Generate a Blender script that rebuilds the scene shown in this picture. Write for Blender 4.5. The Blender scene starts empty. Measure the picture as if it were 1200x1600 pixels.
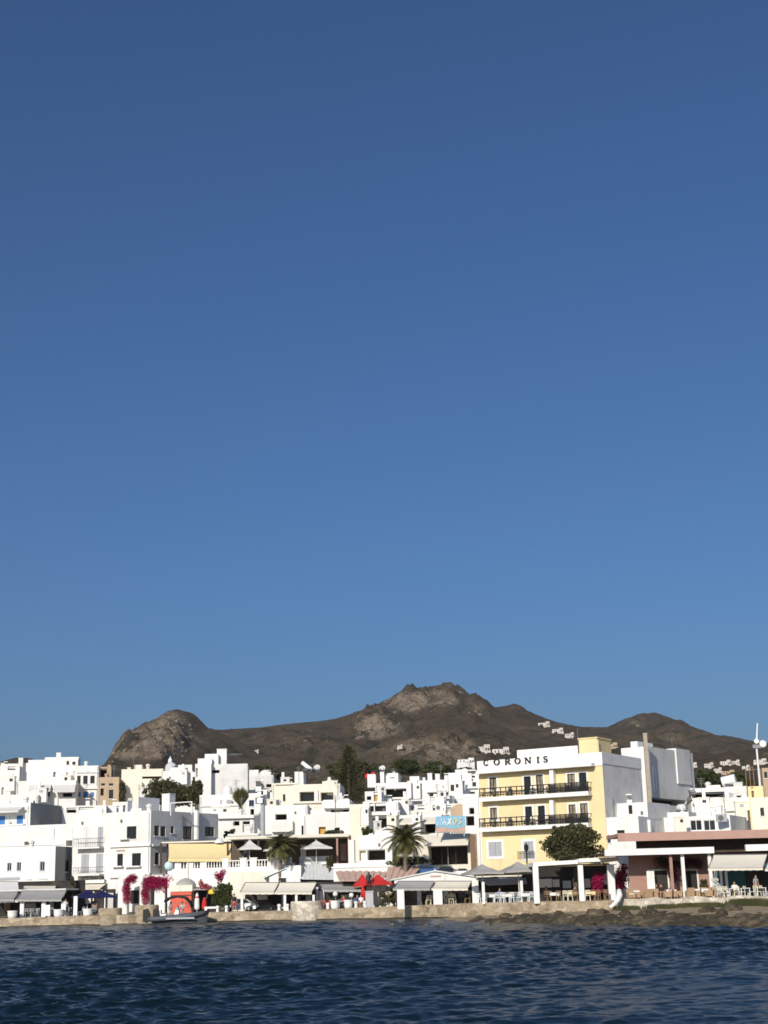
import bpy, math, random
import numpy as np
from mathutils import Vector, Matrix, noise
random.seed(7); np.random.seed(7)
C = bpy.context.scene.collection
S = bpy.context.scene
rad = math.radians
# ------------------------------------------------------------------ camera
F = 2250.0; CAMZ = 2.7; ROLL = rad(1.5); PIT = math.atan(590/F)
_fw = Vector((0, math.cos(PIT), math.sin(PIT))); _r0 = Vector((1,0,0)); _u0 = Vector((0,-math.sin(PIT),math.cos(PIT)))
_rt = _r0*math.cos(ROLL) - _u0*math.sin(ROLL); _up = _u0*math.cos(ROLL) + _r0*math.sin(ROLL)
EYE = Vector((0,0,CAMZ))
cam = bpy.data.objects.new('camera', bpy.data.cameras.new('camera')); C.objects.link(cam)
M = Matrix((( _rt.x,_up.x,-_fw.x,0),(_rt.y,_up.y,-_fw.y,0),(_rt.z,_up.z,-_fw.z,CAMZ),(0,0,0,1)))
cam.matrix_world = M
cam.data.sensor_fit = 'HORIZONTAL'; cam.data.sensor_width = 36; cam.data.lens = 36*F/1200
cam.data.clip_start = .5; cam.data.clip_end = 20000
S.camera = cam
def ray(px, py): return _rt*((px-600)/F) + _up*((800-py)/F) + _fw
def atY(px, py, Y):
    d = ray(px, py); return EYE + d*(Y/d.y)
def atZ(px, py, z):
    d = ray(px, py); return EYE + d*((z-CAMZ)/d.z)
def proj(p):
    v = Vector(p)-EYE; w = v.dot(_fw); return 600+F*v.dot(_rt)/w, 800-F*v.dot(_up)/w
def mpp(Y): return Y*math.cos(PIT)/F          # metres per photo pixel at depth Y
def lerp1(x, pts):
    if x <= pts[0][0]: return pts[0][1]
    for (a,b),(c,d) in zip(pts, pts[1:]):
        if x <= c: return b+(d-b)*(x-a)/(c-a)
    return pts[-1][1]
def zq(X): return lerp1(X, [(-60,.8),(-33,.85),(-6.5,.93),(6,1.25),(14,1.3),(60,1.4)])
def gz(X, Y): return zq(X) + .085*max(0, Y-162)
# ------------------------------------------------------------------ materials
MAT = {}
def mk(name, col, rough=.8, col2=None, scale=.35, streak=False, bump=0, bscale=8, metal=0, rnd=0, trans=0, spec=.3, grain=None):
    m = bpy.data.materials.new(name); m.use_nodes = True; nt = m.node_tree; N = nt.nodes; L = nt.links
    b = N['Principled BSDF']; b.inputs['Roughness'].default_value = rough; b.inputs['Metallic'].default_value = metal
    b.inputs['Specular IOR Level'].default_value = spec
    out = None
    tc = N.new('ShaderNodeTexCoord')
    def noi(sc, det=6, stretch=None):
        n = N.new('ShaderNodeTexNoise'); n.inputs['Scale'].default_value = sc; n.inputs['Detail'].default_value = det; n.inputs['Roughness'].default_value = .62
        if stretch:
            mp = N.new('ShaderNodeMapping'); mp.inputs['Scale'].default_value = stretch; L.new(tc.outputs['Object'], mp.inputs[0]); L.new(mp.outputs[0], n.inputs['Vector'])
        else: L.new(tc.outputs['Object'], n.inputs['Vector'])
        return n
    def mix(a, bb, f):
        x = N.new('ShaderNodeMix'); x.data_type = 'RGBA'
        for s, v in ((x.inputs[6], a), (x.inputs[7], bb)):
            if isinstance(v, tuple): s.default_value = (*v, 1)
            else: L.new(v, s)
        L.new(f, x.inputs[0]); return x.outputs[2]
    def ramp(v, a, bb):
        r = N.new('ShaderNodeMapRange'); r.inputs[1].default_value = a; r.inputs[2].default_value = bb; L.new(v, r.inputs[0]); return r.outputs[0]
    cur = col
    if col2:
        n = noi(scale); cur = mix(col, col2, ramp(n.outputs[0], .46, .72))
        if streak:
            n2 = noi(1.0, 5, (1.6,1.6,.13)); cur = mix(cur, tuple(c*.8 for c in col2), ramp(n2.outputs[0], .58, .85))
    if grain:
        n3 = noi(grain[0], 4); cur = mix(cur if not isinstance(cur, tuple) else cur, grain[1], ramp(n3.outputs[0], .5, .66))
    if rnd:
        oi = N.new('ShaderNodeObjectInfo'); hs = N.new('ShaderNodeHueSaturation')
        r = N.new('ShaderNodeMapRange'); r.inputs[3].default_value = 1-rnd; r.inputs[4].default_value = 1+rnd
        L.new(oi.outputs['Random'], r.inputs[0]); L.new(r.outputs[0], hs.inputs['Value'])
        if isinstance(cur, tuple): hs.inputs['Color'].default_value = (*cur, 1)
        else: L.new(cur, hs.inputs['Color'])
        cur = hs.outputs[0]
    if isinstance(cur, tuple): b.inputs['Base Color'].default_value = (*cur, 1)
    else: L.new(cur, b.inputs['Base Color'])
    if bump:
        n = noi(bscale, 5); bp = N.new('ShaderNodeBump'); bp.inputs['Strength'].default_value = bump; bp.inputs['Distance'].default_value = .05
        L.new(n.outputs[0], bp.inputs['Height']); L.new(bp.outputs[0], b.inputs['Normal'])
    if trans:
        t = N.new('ShaderNodeBsdfTranslucent'); ms = N.new('ShaderNodeMixShader'); ms.inputs[0].default_value = trans
        if isinstance(cur, tuple): t.inputs[0].default_value = (*cur, 1)
        else: L.new(cur, t.inputs[0])
        L.new(b.outputs[0], ms.inputs[1]); L.new(t.outputs[0], ms.inputs[2]); L.new(ms.outputs[0], N['Material Output'].inputs[0])
    MAT[name] = m; return m
WH  = mk('white_plaster', (.80,.79,.75), .85, (.70,.67,.60), .3, True, .25, 3, rnd=.05)
WH2 = mk('weathered_white_plaster', (.74,.73,.70), .9, (.55,.52,.46), .45, True, .35, 3, rnd=.05)
DGP = mk('dark_grey_plaster', (.30,.30,.29), .9, (.25,.245,.235), .4, True, .3, 3)  # darker grey for the right side walls of two white houses
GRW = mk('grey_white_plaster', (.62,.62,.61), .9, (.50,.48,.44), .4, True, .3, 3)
CRM = mk('cream_plaster', (.79,.73,.60), .85, (.68,.62,.51), .35, True, .25, 3, rnd=.04)
YEL = mk('yellow_plaster', (.81,.65,.36), .85, (.70,.56,.32), .3, True, .2, 4)
TAN = mk('tan_plaster', (.48,.36,.24), .9, (.38,.28,.19), .5, True, .5, 3)
PNK = mk('pink_plaster', (.40,.235,.185), .85, (.33,.195,.15), .5, True, .25, 4)
PNKL= mk('dusty_pink_paint', (.47,.29,.235), .8, (.40,.25,.20), .6, False, .2, 4)
TRIM= mk('white_paint', (.80,.79,.76), .5, (.70,.69,.65), 1.2)
STO = mk('quay_stone', (.37,.295,.20), .95, (.20,.155,.10), .7, False, .9, 2.2, grain=(1.1,(.45,.37,.27)))
def blocks(m, sc, lo, hi, joint):
    nt = m.node_tree; N = nt.nodes; L = nt.links; b = N['Principled BSDF']; lk = b.inputs['Base Color'].links[0]; src = lk.from_socket
    tc = N.new('ShaderNodeTexCoord'); mp = N.new('ShaderNodeMapping'); mp.inputs['Scale'].default_value = sc; L.new(tc.outputs['Object'], mp.inputs[0])
    v = N.new('ShaderNodeTexVoronoi'); v.inputs['Scale'].default_value = 1; L.new(mp.outputs[0], v.inputs['Vector'])
    d = N.new('ShaderNodeTexVoronoi'); d.feature = 'DISTANCE_TO_EDGE'; d.inputs['Scale'].default_value = 1; L.new(mp.outputs[0], d.inputs['Vector'])
    sp = N.new('ShaderNodeSeparateColor'); L.new(v.outputs['Color'], sp.inputs[0])
    r = N.new('ShaderNodeMapRange'); r.inputs[3].default_value = lo; r.inputs[4].default_value = hi; L.new(sp.outputs[0], r.inputs[0])
    j = N.new('ShaderNodeMapRange'); j.inputs[1].default_value = .0; j.inputs[2].default_value = .07; j.inputs[3].default_value = joint; L.new(d.outputs['Distance'], j.inputs[0])
    mu = N.new('ShaderNodeMath'); mu.operation = 'MULTIPLY'; L.new(r.outputs[0], mu.inputs[0]); L.new(j.outputs[0], mu.inputs[1])
    hs = N.new('ShaderNodeHueSaturation'); L.new(src, hs.inputs['Color']); L.new(mu.outputs[0], hs.inputs['Value']); L.new(hs.outputs[0], b.inputs['Base Color'])
blocks(STO, (1.25,1.25,2.6), .78, 1.28, .72)
STOW= mk('whitewashed_stone', (.60,.54,.44), .95, (.36,.29,.21), 1.4, False, .9, 2.5)
blocks(STOW, (1.6,1.6,2.6), .75, 1.25, .7)
PAV = mk('paving', (.42,.39,.34), .9, (.33,.30,.26), .6, False, .3, 6)
EAR = mk('town_earth', (.34,.29,.22), .95, (.25,.21,.15), .2, False, .5, 2)
DRT = mk('beach_dirt', (.38,.285,.175), .95, (.22,.165,.10), .5, False, .8, 3, grain=(6,(.16,.125,.08)))
ROK = mk('dark_shore_rock', (.060,.049,.031), .9, (.24,.19,.125), .7, False, 1, 3, rnd=.3)
ROKL= mk('pale_hill_rock', (.20,.155,.112), .95, (.15,.12,.09), .05, False, .6, .5, rnd=.2)
WET = mk('weed_on_stone', (.035,.032,.022), .7, (.06,.05,.03), 1.5)
GLS = mk('dark_glass', (.018,.022,.026), .12, spec=.5)
CUR = mk('curtained_glass', (.30,.25,.17), .25, (.10,.09,.07), 1.2, spec=.5)
GLT = mk('pale_blue_glass', (.22,.36,.38), .15, spec=.5)
DRK = mk('dark_interior', (.030,.027,.024), .9, (.07,.058,.048), .8)  # near-black colour stands in for the shade inside deep openings and fronts
VBR = mk('faded_brown_boards', (.12,.09,.065), .8, (.08,.06,.045), 1.5)
CHM = mk('weathered_chimney_render', (.42,.36,.29), .9, (.30,.25,.20), 1.2, True, .3, 4)
BRN = mk('dark_brown_wood', (.05,.03,.018), .6, (.08,.05,.03), 2)
OAK = mk('weathered_wood', (.25,.16,.085), .7, (.17,.11,.06), 3)
TANW= mk('tan_wicker', (.42,.28,.17), .8, (.30,.19,.11), 5, False, .4, 30)
GSH = mk('grey_shutter_paint', (.40,.41,.43), .6, (.34,.35,.36), 2)
BSH = mk('blue_shutter_paint', (.05,.20,.50), .5, (.04,.16,.40), 2)
SKY_= mk('pale_blue_paint', (.22,.45,.62), .5)
YDR = mk('ochre_door_paint', (.55,.32,.06), .5, (.45,.26,.05), 2)
BLK = mk('black_iron', (.012,.012,.012), .5)
IRN = mk('grey_iron', (.16,.16,.16), .5, metal=.3)
STL = mk('galvanised_steel', (.40,.40,.40), .4, metal=.7)
GCV = mk('grey_canvas', (.42,.41,.385), .9, (.36,.35,.33), .6, False, .15, 6, trans=.12)
BCV = mk('beige_canvas', (.84,.78,.65), .9, (.76,.70,.58), .5, False, .15, 6, trans=.15)
WCV = mk('white_canvas', (.78,.76,.72), .9, (.70,.67,.62), .5, False, .15, 6, trans=.15)
YCV = mk('yellow_canvas', (.84,.68,.35), .9, (.78,.63,.32), .5, trans=.1)
RCV = mk('red_canvas', (.62,.035,.03), .85, (.52,.03,.03), 1, trans=.15)
NCV = mk('navy_canvas', (.012,.014,.08), .85, trans=.1)
RED = mk('coral_red_paint', (.66,.11,.06), .55, (.58,.10,.06), 1)
TIL = mk('pale_roof_tile', (.55,.38,.31), .9, (.45,.30,.25), 1.5, False, .5, 6)
MET = mk('grey_metal_roof', (.55,.56,.56), .55, (.46,.47,.47), .8)
GLF = mk('green_leaves', (.062,.078,.022), .6, (.035,.048,.015), .6, trans=.25, rnd=.1)
DLF = mk('dark_green_leaves', (.085,.082,.032), .6, (.040,.045,.018), .6, trans=.2, rnd=.1)
PLF = mk('palm_leaves', (.125,.122,.042), .5, (.07,.072,.026), .8, trans=.2)
DRY = mk('dry_palm_leaves', (.17,.125,.055), .7, (.12,.09,.04), 1, trans=.2)
MAG = mk('magenta_blossom', (.42,.010,.095), .7, (.26,.007,.06), 1.5, trans=.25)
REDF= mk('red_blossom', (.50,.02,.05), .7, trans=.2)
GRS = mk('shore_grass', (.052,.058,.018), .8, (.12,.095,.042), .6, trans=.2)
SCR = mk('hill_scrub', (.036,.032,.016), .9, (.055,.042,.024), .05, rnd=.2)
BRK = mk('bark', (.12,.09,.06), .95, (.07,.055,.04), 3, False, .8, 8)
PTR = mk('palm_trunk', (.19,.15,.11), .95, (.12,.095,.07), 3, False, .8, 8)
BRZ = mk('dark_bronze', (.035,.032,.03), .45, metal=.5)
MRB = mk('grey_marble', (.45,.45,.46), .6, (.36,.36,.37), 1.5)
SKN = mk('skin', (.42,.24,.16), .6)
HAR = mk('dark_hair', (.02,.014,.01), .6)
CLW = mk('white_cloth', (.72,.71,.68), .9); CLB = mk('blue_cloth', (.06,.10,.30), .9); CLR = mk('red_cloth', (.55,.03,.03), .9); CLD = mk('dark_cloth', (.03,.028,.03), .9); CLG = mk('grey_cloth', (.3,.3,.3), .9)
RUB = mk('boat_grey_rubber', (.085,.095,.11), .55, (.07,.08,.09), 2)
TEA = mk('teal_paint', (.02,.10,.10), .5)
CARW= mk('white_car_paint', (.75,.75,.74), .25, spec=.5); CARD = mk('black_car_paint', (.02,.02,.022), .2, spec=.5); CARB = mk('blue_car_paint', (.03,.10,.25), .25, spec=.5)
TYR = mk('tyre_rubber', (.015,.015,.015), .9)
YLW = mk('yellow_plastic', (.75,.55,.05), .5)
CHW = mk('white_chair_paint', (.74,.75,.74), .5, (.66,.67,.66), 3)
CHB = mk('turquoise_cushion', (.20,.48,.50), .8)
CHC = mk('cream_chair_paint', (.70,.65,.50), .6, (.6,.55,.42), 3)
# ------------------------------------------------------------------ mesh kit
class MB:
    def __init__(s): s.v = []; s.f = []
    def quad(s, a, b, c, d):
        n = len(s.v); s.v += [tuple(a),tuple(b),tuple(c),tuple(d)]; s.f.append((n,n+1,n+2,n+3)); return s
    def poly(s, pts):
        n = len(s.v); s.v += [tuple(p) for p in pts]; s.f.append(tuple(range(n, n+len(pts)))); return s
    def box(s, x0, x1, y0, y1, z0, z1):
        n = len(s.v)
        s.v += [(x0,y0,z0),(x1,y0,z0),(x1,y1,z0),(x0,y1,z0),(x0,y0,z1),(x1,y0,z1),(x1,y1,z1),(x0,y1,z1)]
        s.f += [tuple(n+i for i in q) for q in ((0,3,2,1),(4,5,6,7),(0,1,5,4),(1,2,6,5),(2,3,7,6),(3,0,4,7))]; return s
    def obox(s, c, ax, ay, az):      # oriented box: centre and half axes
        c, ax, ay, az = map(Vector, (c, ax, ay, az)); n = len(s.v)
        for k in (-1,1):
            for i, j in ((-1,-1),(1,-1),(1,1),(-1,1)): s.v.append(tuple(c+ax*i+ay*j+az*k))
        s.f += [tuple(n+i for i in q) for q in ((0,3,2,1),(4,5,6,7),(0,1,5,4),(1,2,6,5),(2,3,7,6),(3,0,4,7))]; return s
    def slab(s, pts, t):             # thick polygon (t: vector of thickness)
        t = Vector(t); n = len(s.v); k = len(pts)
        s.v += [tuple(Vector(p)) for p in pts] + [tuple(Vector(p)+t) for p in pts]
        s.f.append(tuple(range(n+k-1, n-1, -1))); s.f.append(tuple(range(n+k, n+2*k)))
        for i in range(k): j = (i+1)%k; s.f.append((n+i,n+j,n+k+j,n+k+i))
        return s
    def tube(s, path, r, seg=6, cap=True):
        path = [Vector(p) for p in path]; rr = r if isinstance(r, (list,tuple)) else [r]*len(path); n0 = len(s.v)
        for i, p in enumerate(path):
            t = (path[min(i+1,len(path)-1)]-path[max(i-1,0)]).normalized()
            a = t.cross(Vector((0,0,1)) if abs(t.z) < .9 else Vector((1,0,0))).normalized(); b = t.cross(a)
            for k in range(seg):
                th = 2*math.pi*k/seg; s.v.append(tuple(p+(a*math.cos(th)+b*math.sin(th))*rr[i]))
        for i in range(len(path)-1):
            for k in range(seg):
                q = (k+1)%seg; a = n0+i*seg; s.f.append((a+k,a+q,a+seg+q,a+seg+k))
        if cap:
            s.f.append(tuple(n0+k for k in range(seg))[::-1]); s.f.append(tuple(n0+(len(path)-1)*seg+k for k in range(seg)))
        return s
    def lathe(s, c, prof, seg=12, sx=1, sy=1):   # prof: [(r,z)]
        c = Vector(c); n0 = len(s.v)
        for r, z in prof:
            for k in range(seg):
                th = 2*math.pi*k/seg; s.v.append((c.x+r*sx*math.cos(th), c.y+r*sy*math.sin(th), c.z+z))
        for i in range(len(prof)-1):
            for k in range(seg):
                q = (k+1)%seg; a = n0+i*seg; s.f.append((a+k,a+q,a+seg+q,a+seg+k))
        s.f.append(tuple(n0+k for k in range(seg))[::-1]); s.f.append(tuple(n0+(len(prof)-1)*seg+k for k in range(seg)))
        return s
    def ball(s, c, r, seg=10, ring=6, jit=0):
        rx, ry, rz = r if isinstance(r, (tuple,list)) else (r,r,r); c = Vector(c); n0 = len(s.v)
        s.v.append((c.x,c.y,c.z-rz))
        for i in range(1, ring):
            ph = -math.pi/2+math.pi*i/ring
            for k in range(seg):
                th = 2*math.pi*k/seg; j = 1+random.uniform(-jit,jit)
                s.v.append((c.x+rx*j*math.cos(ph)*math.cos(th), c.y+ry*j*math.cos(ph)*math.sin(th), c.z+rz*j*math.sin(ph)))
        s.v.append((c.x,c.y,c.z+rz)); top = len(s.v)-1
        for k in range(seg):
            q = (k+1)%seg; s.f.append((n0, n0+1+q, n0+1+k)); a = n0+1+(ring-2)*seg; s.f.append((a+k, a+q, top))
            for i in range(ring-2): a = n0+1+i*seg; s.f.append((a+k,a+q,a+seg+q,a+seg+k))
        return s
def part(name, mb, mat, root=None, world=True, smooth=False, label=None):
    me = bpy.data.meshes.new(name)
    v = mb.v
    if root is not None and world:
        r = root
        while r.parent: r = r.parent
        c, sn = math.cos(-r.rotation_euler.z), math.sin(-r.rotation_euler.z); lx, ly, lz = r.location
        v = [((x-lx)*c-(y-ly)*sn, (x-lx)*sn+(y-ly)*c, z-lz) for x, y, z in v]
    me.from_pydata(v, [], mb.f); me.update()
    me.materials.append(mat)
    if smooth: me.polygons.foreach_set('use_smooth', [True]*len(me.polygons))
    o = bpy.data.objects.new(name, me); C.objects.link(o)
    if root is not None: o.parent = root
    if label: o['label'] = label
    return o
def tag(o, label, cat, group=None):
    o['label'] = label; o['category'] = cat
    if group: o['group'] = group
    return o
def thing(name, label, cat, loc=(0,0,0), rz=0, group=None):
    o = bpy.data.objects.new(name, None); C.objects.link(o); o.location = loc; o.rotation_euler = (0,0,rz); o.empty_display_size = .3
    return tag(o, label, cat, group)
def single(name, mb, mat, label, cat, loc, group=None, smooth=False):   # a thing that is one mesh, verts in world space
    loc = Vector(loc); mb.v = [(x-loc.x,y-loc.y,z-loc.z) for x,y,z in mb.v]
    o = part(name, mb, mat, smooth=smooth); o.location = loc; return tag(o, label, cat, group)
def struct(name, mb, mat, kind='structure', smooth=False):
    o = part(name, mb, mat, smooth=smooth); o['kind'] = kind; return o
def copy_tree(o, parent=None):
    c = o.copy(); C.objects.link(c)
    if parent is not None: c.parent = parent
    for ch in list(o.children): copy_tree(ch, c)
    return c
ORD = ['first','second','third','fourth','fifth','sixth','seventh','eighth','ninth','tenth','eleventh','twelfth','thirteenth','fourteenth','fifteenth','sixteenth']
# ------------------------------------------------------------------ houses
def cutface(mb, O, u, n, U, V, ops, jamb=True):
    O, u, n = Vector(O), Vector(u), Vector(n); z = Vector((0,0,1))
    us = sorted({0, U, *[o[0] for o in ops], *[o[1] for o in ops]}); vs = sorted({0, V, *[o[2] for o in ops], *[o[3] for o in ops]})
    P = lambda a, b, d=0: O+u*a+z*b-n*d
    for i in range(len(us)-1):
        for j in range(len(vs)-1):
            a, b = (us[i]+us[i+1])/2, (vs[j]+vs[j+1])/2
            if any(o[0] < a < o[1] and o[2] < b < o[3] for o in ops): continue
            mb.quad(P(us[i],vs[j]), P(us[i+1],vs[j]), P(us[i+1],vs[j+1]), P(us[i],vs[j+1]))
    for a, b, c, e, d in ops:
        mb.quad(P(a,c), P(a,e), P(a,e,d), P(a,c,d)); mb.quad(P(b,e), P(b,c), P(b,c,d), P(b,e,d))
        mb.quad(P(a,e), P(b,e), P(b,e,d), P(a,e,d)); mb.quad(P(b,c), P(a,c), P(a,c,d), P(b,c,d))
class House:
    def __init__(s, label, xl, xc, xr, yt, Y, mat=None, Fr=(), Rr=(), T=(), phi=None, D=9, name='white_house', cat='house', zb=None, side=None, group=None, frame=None, roofdrop=.45, clutter=True):
        mat = mat or WH; s.mat = mat
        if phi is None: phi = 25 if xr is not None else math.degrees(math.atan((xc-600)/F))+4
        s.phi = rad(phi); s.u = Vector((math.cos(s.phi), -math.sin(s.phi), 0)); s.d = Vector((math.sin(s.phi), math.cos(s.phi), 0))
        ct = atY(xc, yt, Y); s.zt = ct.z
        base = gz(ct.x, Y)-.6 if zb is None else zb
        s.z0 = base; s.Cn = Vector((ct.x, ct.y, base))
        ymid = yt+15
        c2 = s._hit(xc, ymid, s.Cn, s.d); s.Cn = Vector((c2.x, c2.y, base)) if False else s.Cn
        W = -(s._hit(xl, yt, s.Cn, s.d)-s.Cn).dot(s.u); s.W = max(W, .3)
        s.D = D if xr is None else max(.5, (s._hit(xr, yt, s.Cn, s.u)-s.Cn).dot(s.d))
        s.H = s.zt-base; s.O = s.Cn - s.u*s.W
        s.root = thing(name, label, cat, s.O, -s.phi, group)
        s.frame = frame or BRN
        W, D, H = s.W, s.D, s.H
        opsF, opsR, later = [], [], []
        for face, lst, ops in (('F', Fr, opsF), ('R', Rr, opsR)):
            L = W if face == 'F' else D
            for f in lst:
                k = f[0]; a, b, c, e = s.rect(face, *f[1:5]); opt = f[5] if len(f) > 5 else None
                if k in 'wWVdson':
                    a, b = max(a,.06), min(b, L-.06); c, e = max(c,.05), min(e, H-.1)
                    if b-a < .05 or e-c < .05: continue
                    dp = {'w':.14,'W':.14,'V':.14,'d':.25,'s':.06,'o':2.2,'n':.5}[k]
                    if k == 'o': dp = min(dp, (D if face=='F' else W)*.6)
                    ops.append((a,b,c,e,dp))
                else: dp = 0
                later.append((face,k,a,b,c,e,dp,opt))
        side = side or mat
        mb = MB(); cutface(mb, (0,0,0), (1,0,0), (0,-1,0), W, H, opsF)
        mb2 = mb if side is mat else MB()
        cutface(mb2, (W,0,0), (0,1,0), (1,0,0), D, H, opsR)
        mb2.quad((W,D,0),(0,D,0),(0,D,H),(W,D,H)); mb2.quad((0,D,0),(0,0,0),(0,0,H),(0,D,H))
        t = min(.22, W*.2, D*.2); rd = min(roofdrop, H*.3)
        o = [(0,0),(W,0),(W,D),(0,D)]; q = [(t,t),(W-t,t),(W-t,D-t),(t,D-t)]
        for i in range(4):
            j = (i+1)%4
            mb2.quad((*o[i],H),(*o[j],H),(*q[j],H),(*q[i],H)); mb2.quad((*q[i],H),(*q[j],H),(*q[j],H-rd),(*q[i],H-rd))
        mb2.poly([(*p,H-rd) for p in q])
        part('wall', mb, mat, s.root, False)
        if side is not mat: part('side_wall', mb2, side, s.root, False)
        for a in later: s.feat(*a)
        for t_ in T: s.top(*t_)
        if clutter and s.W > 2.5: s.bits(random.Random(int(xc*7+yt*13)))
    def _hit(s, px, py, p0, n):
        d = ray(px, py); return EYE + d*((p0-EYE).dot(n)/d.dot(n))
    def loc(s, px, py, face='F', off=0):
        n = s.d if face == 'F' else s.u
        p = s._hit(px, py, s.Cn + n*(off if face == 'F' else off), n)
        r = p-s.O; return r.dot(s.u), r.dot(s.d), r.z
    def rect(s, face, x0, y0, x1, y1, off=0):
        xm, ym = (x0+x1)/2, (y0+y1)/2; k = 0 if face == 'F' else 1
        a, b = s.loc(x0,ym,face,off)[k], s.loc(x1,ym,face,off)[k]; e, c = s.loc(xm,y0,face,off)[2], s.loc(xm,y1,face,off)[2]
        return min(a,b), max(a,b), min(c,e), max(c,e)
    def fb(s, mb, face, a, b, c, e, p0, p1):   # box on a face: along a..b, height c..e, from p0 to p1 metres proud of the face
        if face == 'F': mb.box(a, b, -p1, -p0, c, e)
        else: mb.box(s.W+p0, s.W+p1, a, b, c, e)
        return mb
    def feat(s, face, k, a, b, c, e, dp, opt):
        R = s.root; fb = s.fb
        if k in 'wWVd':
            fm = opt or s.frame
            t = min(.07, (b-a)*.12)
            m = MB(); q = -dp+.012
            for r in ((a+.004,a+t,c+.004,e-.004),(b-t,b-.004,c+.004,e-.004),(a+t,b-t,e-t,e-.004),(a+t,b-t,c+.004,c+t)): fb(m, face, *r, q, q+.06)
            if b-a > .5: fb(m, face, (a+b)/2-.03, (a+b)/2+.03, c+t, e-t, q, q+.05)
            w = part('window' if k != 'd' else 'door', m, fm, R, False)
            part('pane' if k != 'd' else 'door_panel', fb(MB(), face, a+.002, b-.002, c+.002, e-.002, -dp-.03, -dp+.01), (GLS if k != 'V' else CUR) if k != 'd' else DRK, w, False)
            if k in 'WV':
                m = MB(); g = .16
                for r in ((a-g,a-.002,c-g,e+g),(b+.002,b+g,c-g,e+g),(a-.002,b+.002,e+.002,e+g),(a-.002,b+.002,c-g,c-.002)): fb(m, face, *r, -.01, .05)
                part('surround', m, TRIM, w, False)
            elif k == 'w':
                part('sill', fb(MB(), face, a-.08, b+.08, c-.09, c-.005, -.01, .09), TRIM, w, False)
        elif k == 's':
            m = MB(); n = 2 if b-a > .6 else 1; wd = (b-a)/n
            for i in range(n):
                x0, x1 = a+i*wd+.015, a+(i+1)*wd-.015
                fb(m, face, x0, x1, c+.01, e-.01, -dp-.02, -.02)
                z = c+.06
                while z < e-.06: fb(m, face, x0+.05, x1-.05, z, z+.045, -.018, -.005); z += .11
            part('shutter', m, opt or GSH, R, False)
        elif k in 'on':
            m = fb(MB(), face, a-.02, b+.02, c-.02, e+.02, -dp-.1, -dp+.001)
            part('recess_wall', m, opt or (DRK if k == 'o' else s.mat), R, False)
        elif k == 'L': part('ledge', fb(MB(), face, a, b, c, e, -.02, .32 if not isinstance(opt, float) else opt), TRIM if s.mat in (YEL,) else s.mat, R, False)
        elif k == 'X': part('bay', fb(MB(), face, a, b, c, e, -.02, .9), s.mat, R, False)
        elif k == 'B':
            p = 1.05; part('balcony_slab', fb(MB(), face, a, b, c-.16, c, -.02, p), s.mat, R, False)
            m = MB()
            fb(m, face, a, b, e-.05, e, p-.06, p-.01); fb(m, face, a, a+.04, e-.05, e, 0, p-.07); fb(m, face, b-.04, b, e-.05, e, 0, p-.07)
            fb(m, face, a, b, (c+e)/2, (c+e)/2+.03, p-.05, p-.02)
            n = max(2, int((b-a)/.22))
            for i in range(n+1):
                x = a+(b-a-.03)*i/n; fb(m, face, x, x+.03, c, e-.05, p-.05, p-.02)
            part('railing', m, opt or IRN, R, False)
        elif k == 'A':
            p = 1.6
            if face == 'F': pts = [(a,-.02,e),(b,-.02,e),(b,-p,c+.18),(a,-p,c+.18)]
            else: pts = [(s.W+.02,a,e),(s.W+.02,b,e),(s.W+p,b,c+.18),(s.W+p,a,c+.18)]
            aw = part('awning', MB().slab(pts, (0,0,-.03)), opt or BCV, R, False)
            part('valance', fb(MB(), face, a, b, c, c+.15, p-.02, p+.01), opt or BCV, aw, False)
        elif k == 'P':
            z = Vector((0,0,1)); x = (a+b)/2
            m = MB().tube([(x,-.1,c),(x,-.1,e)] if face=='F' else [(s.W+.1,x,c),(s.W+.1,x,e)], max(.05,(b-a)/2), 8); part('drain_pipe', m, opt or TRIM, R, False)
        elif k == 'S': part('sign', fb(MB(), face, a, b, c, e, .0, .08), opt or SKY_, R, False)
        elif k == 'G':
            m = MB()
            for i in range(int(90*(b-a))):
                x, z = random.uniform(a,b), random.uniform(c,e); y = -random.uniform(.05,.4); r = .08
                v = [Vector((x,y,z))+Vector((random.uniform(-r,r),random.uniform(-r,r),random.uniform(-r,r))) for _ in range(3)]; m.poly(v)
            part('planting', m, GLF, R, False)
    def bits(s, g):      # chimney pot, aerial, downpipe and wall vent of an ordinary town house
        R, W, H, D = s.root, s.W, s.H, s.D
        x = g.uniform(.5, W-.9); y = g.uniform(1, max(1.2, min(D-1,4)))
        part('chimney', MB().box(x,x+.5,y,y+.5,H-.5,H+g.uniform(.4,.9)).box(x-.06,x+.56,y-.06,y+.56,H+.9,H+1.0) if g.random() < .5 else MB().lathe((x+.3,y+.3,H-.5),[(.28,0),(.28,1.0),(.36,1.05),(.36,1.25),(.1,1.4)],10), s.mat, R, False)
        if g.random() < .75:
            x = g.uniform(.4, W-.4); y = g.uniform(.8, 3); h = g.uniform(1.4,2.8); m = MB().tube([(x,y,H-.5),(x,y,H+h)], .035, 5)
            for k in range(4): m.box(x-.45+.07*k, x+.45-.07*k, y-.012, y+.012, H+h-.15-.18*k, H+h-.12-.18*k)
            part('aerial', m, IRN, R, False)
        if g.random() < .8: x = g.choice((.15, W-.2)); part('drain_pipe', MB().tube([(x,-.07,.2),(x,-.07,H-.2)], .055, 6), GRW, R, False)
        if W > 4 and g.random() < .7:
            x = g.uniform(.6, W-1.2); part('parapet_step', MB().box(x, x+g.uniform(.8,min(3,W-x-.2)+.3), .03, .2, H+.002, H+g.uniform(.25,.55)), s.mat, R, False)
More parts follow.
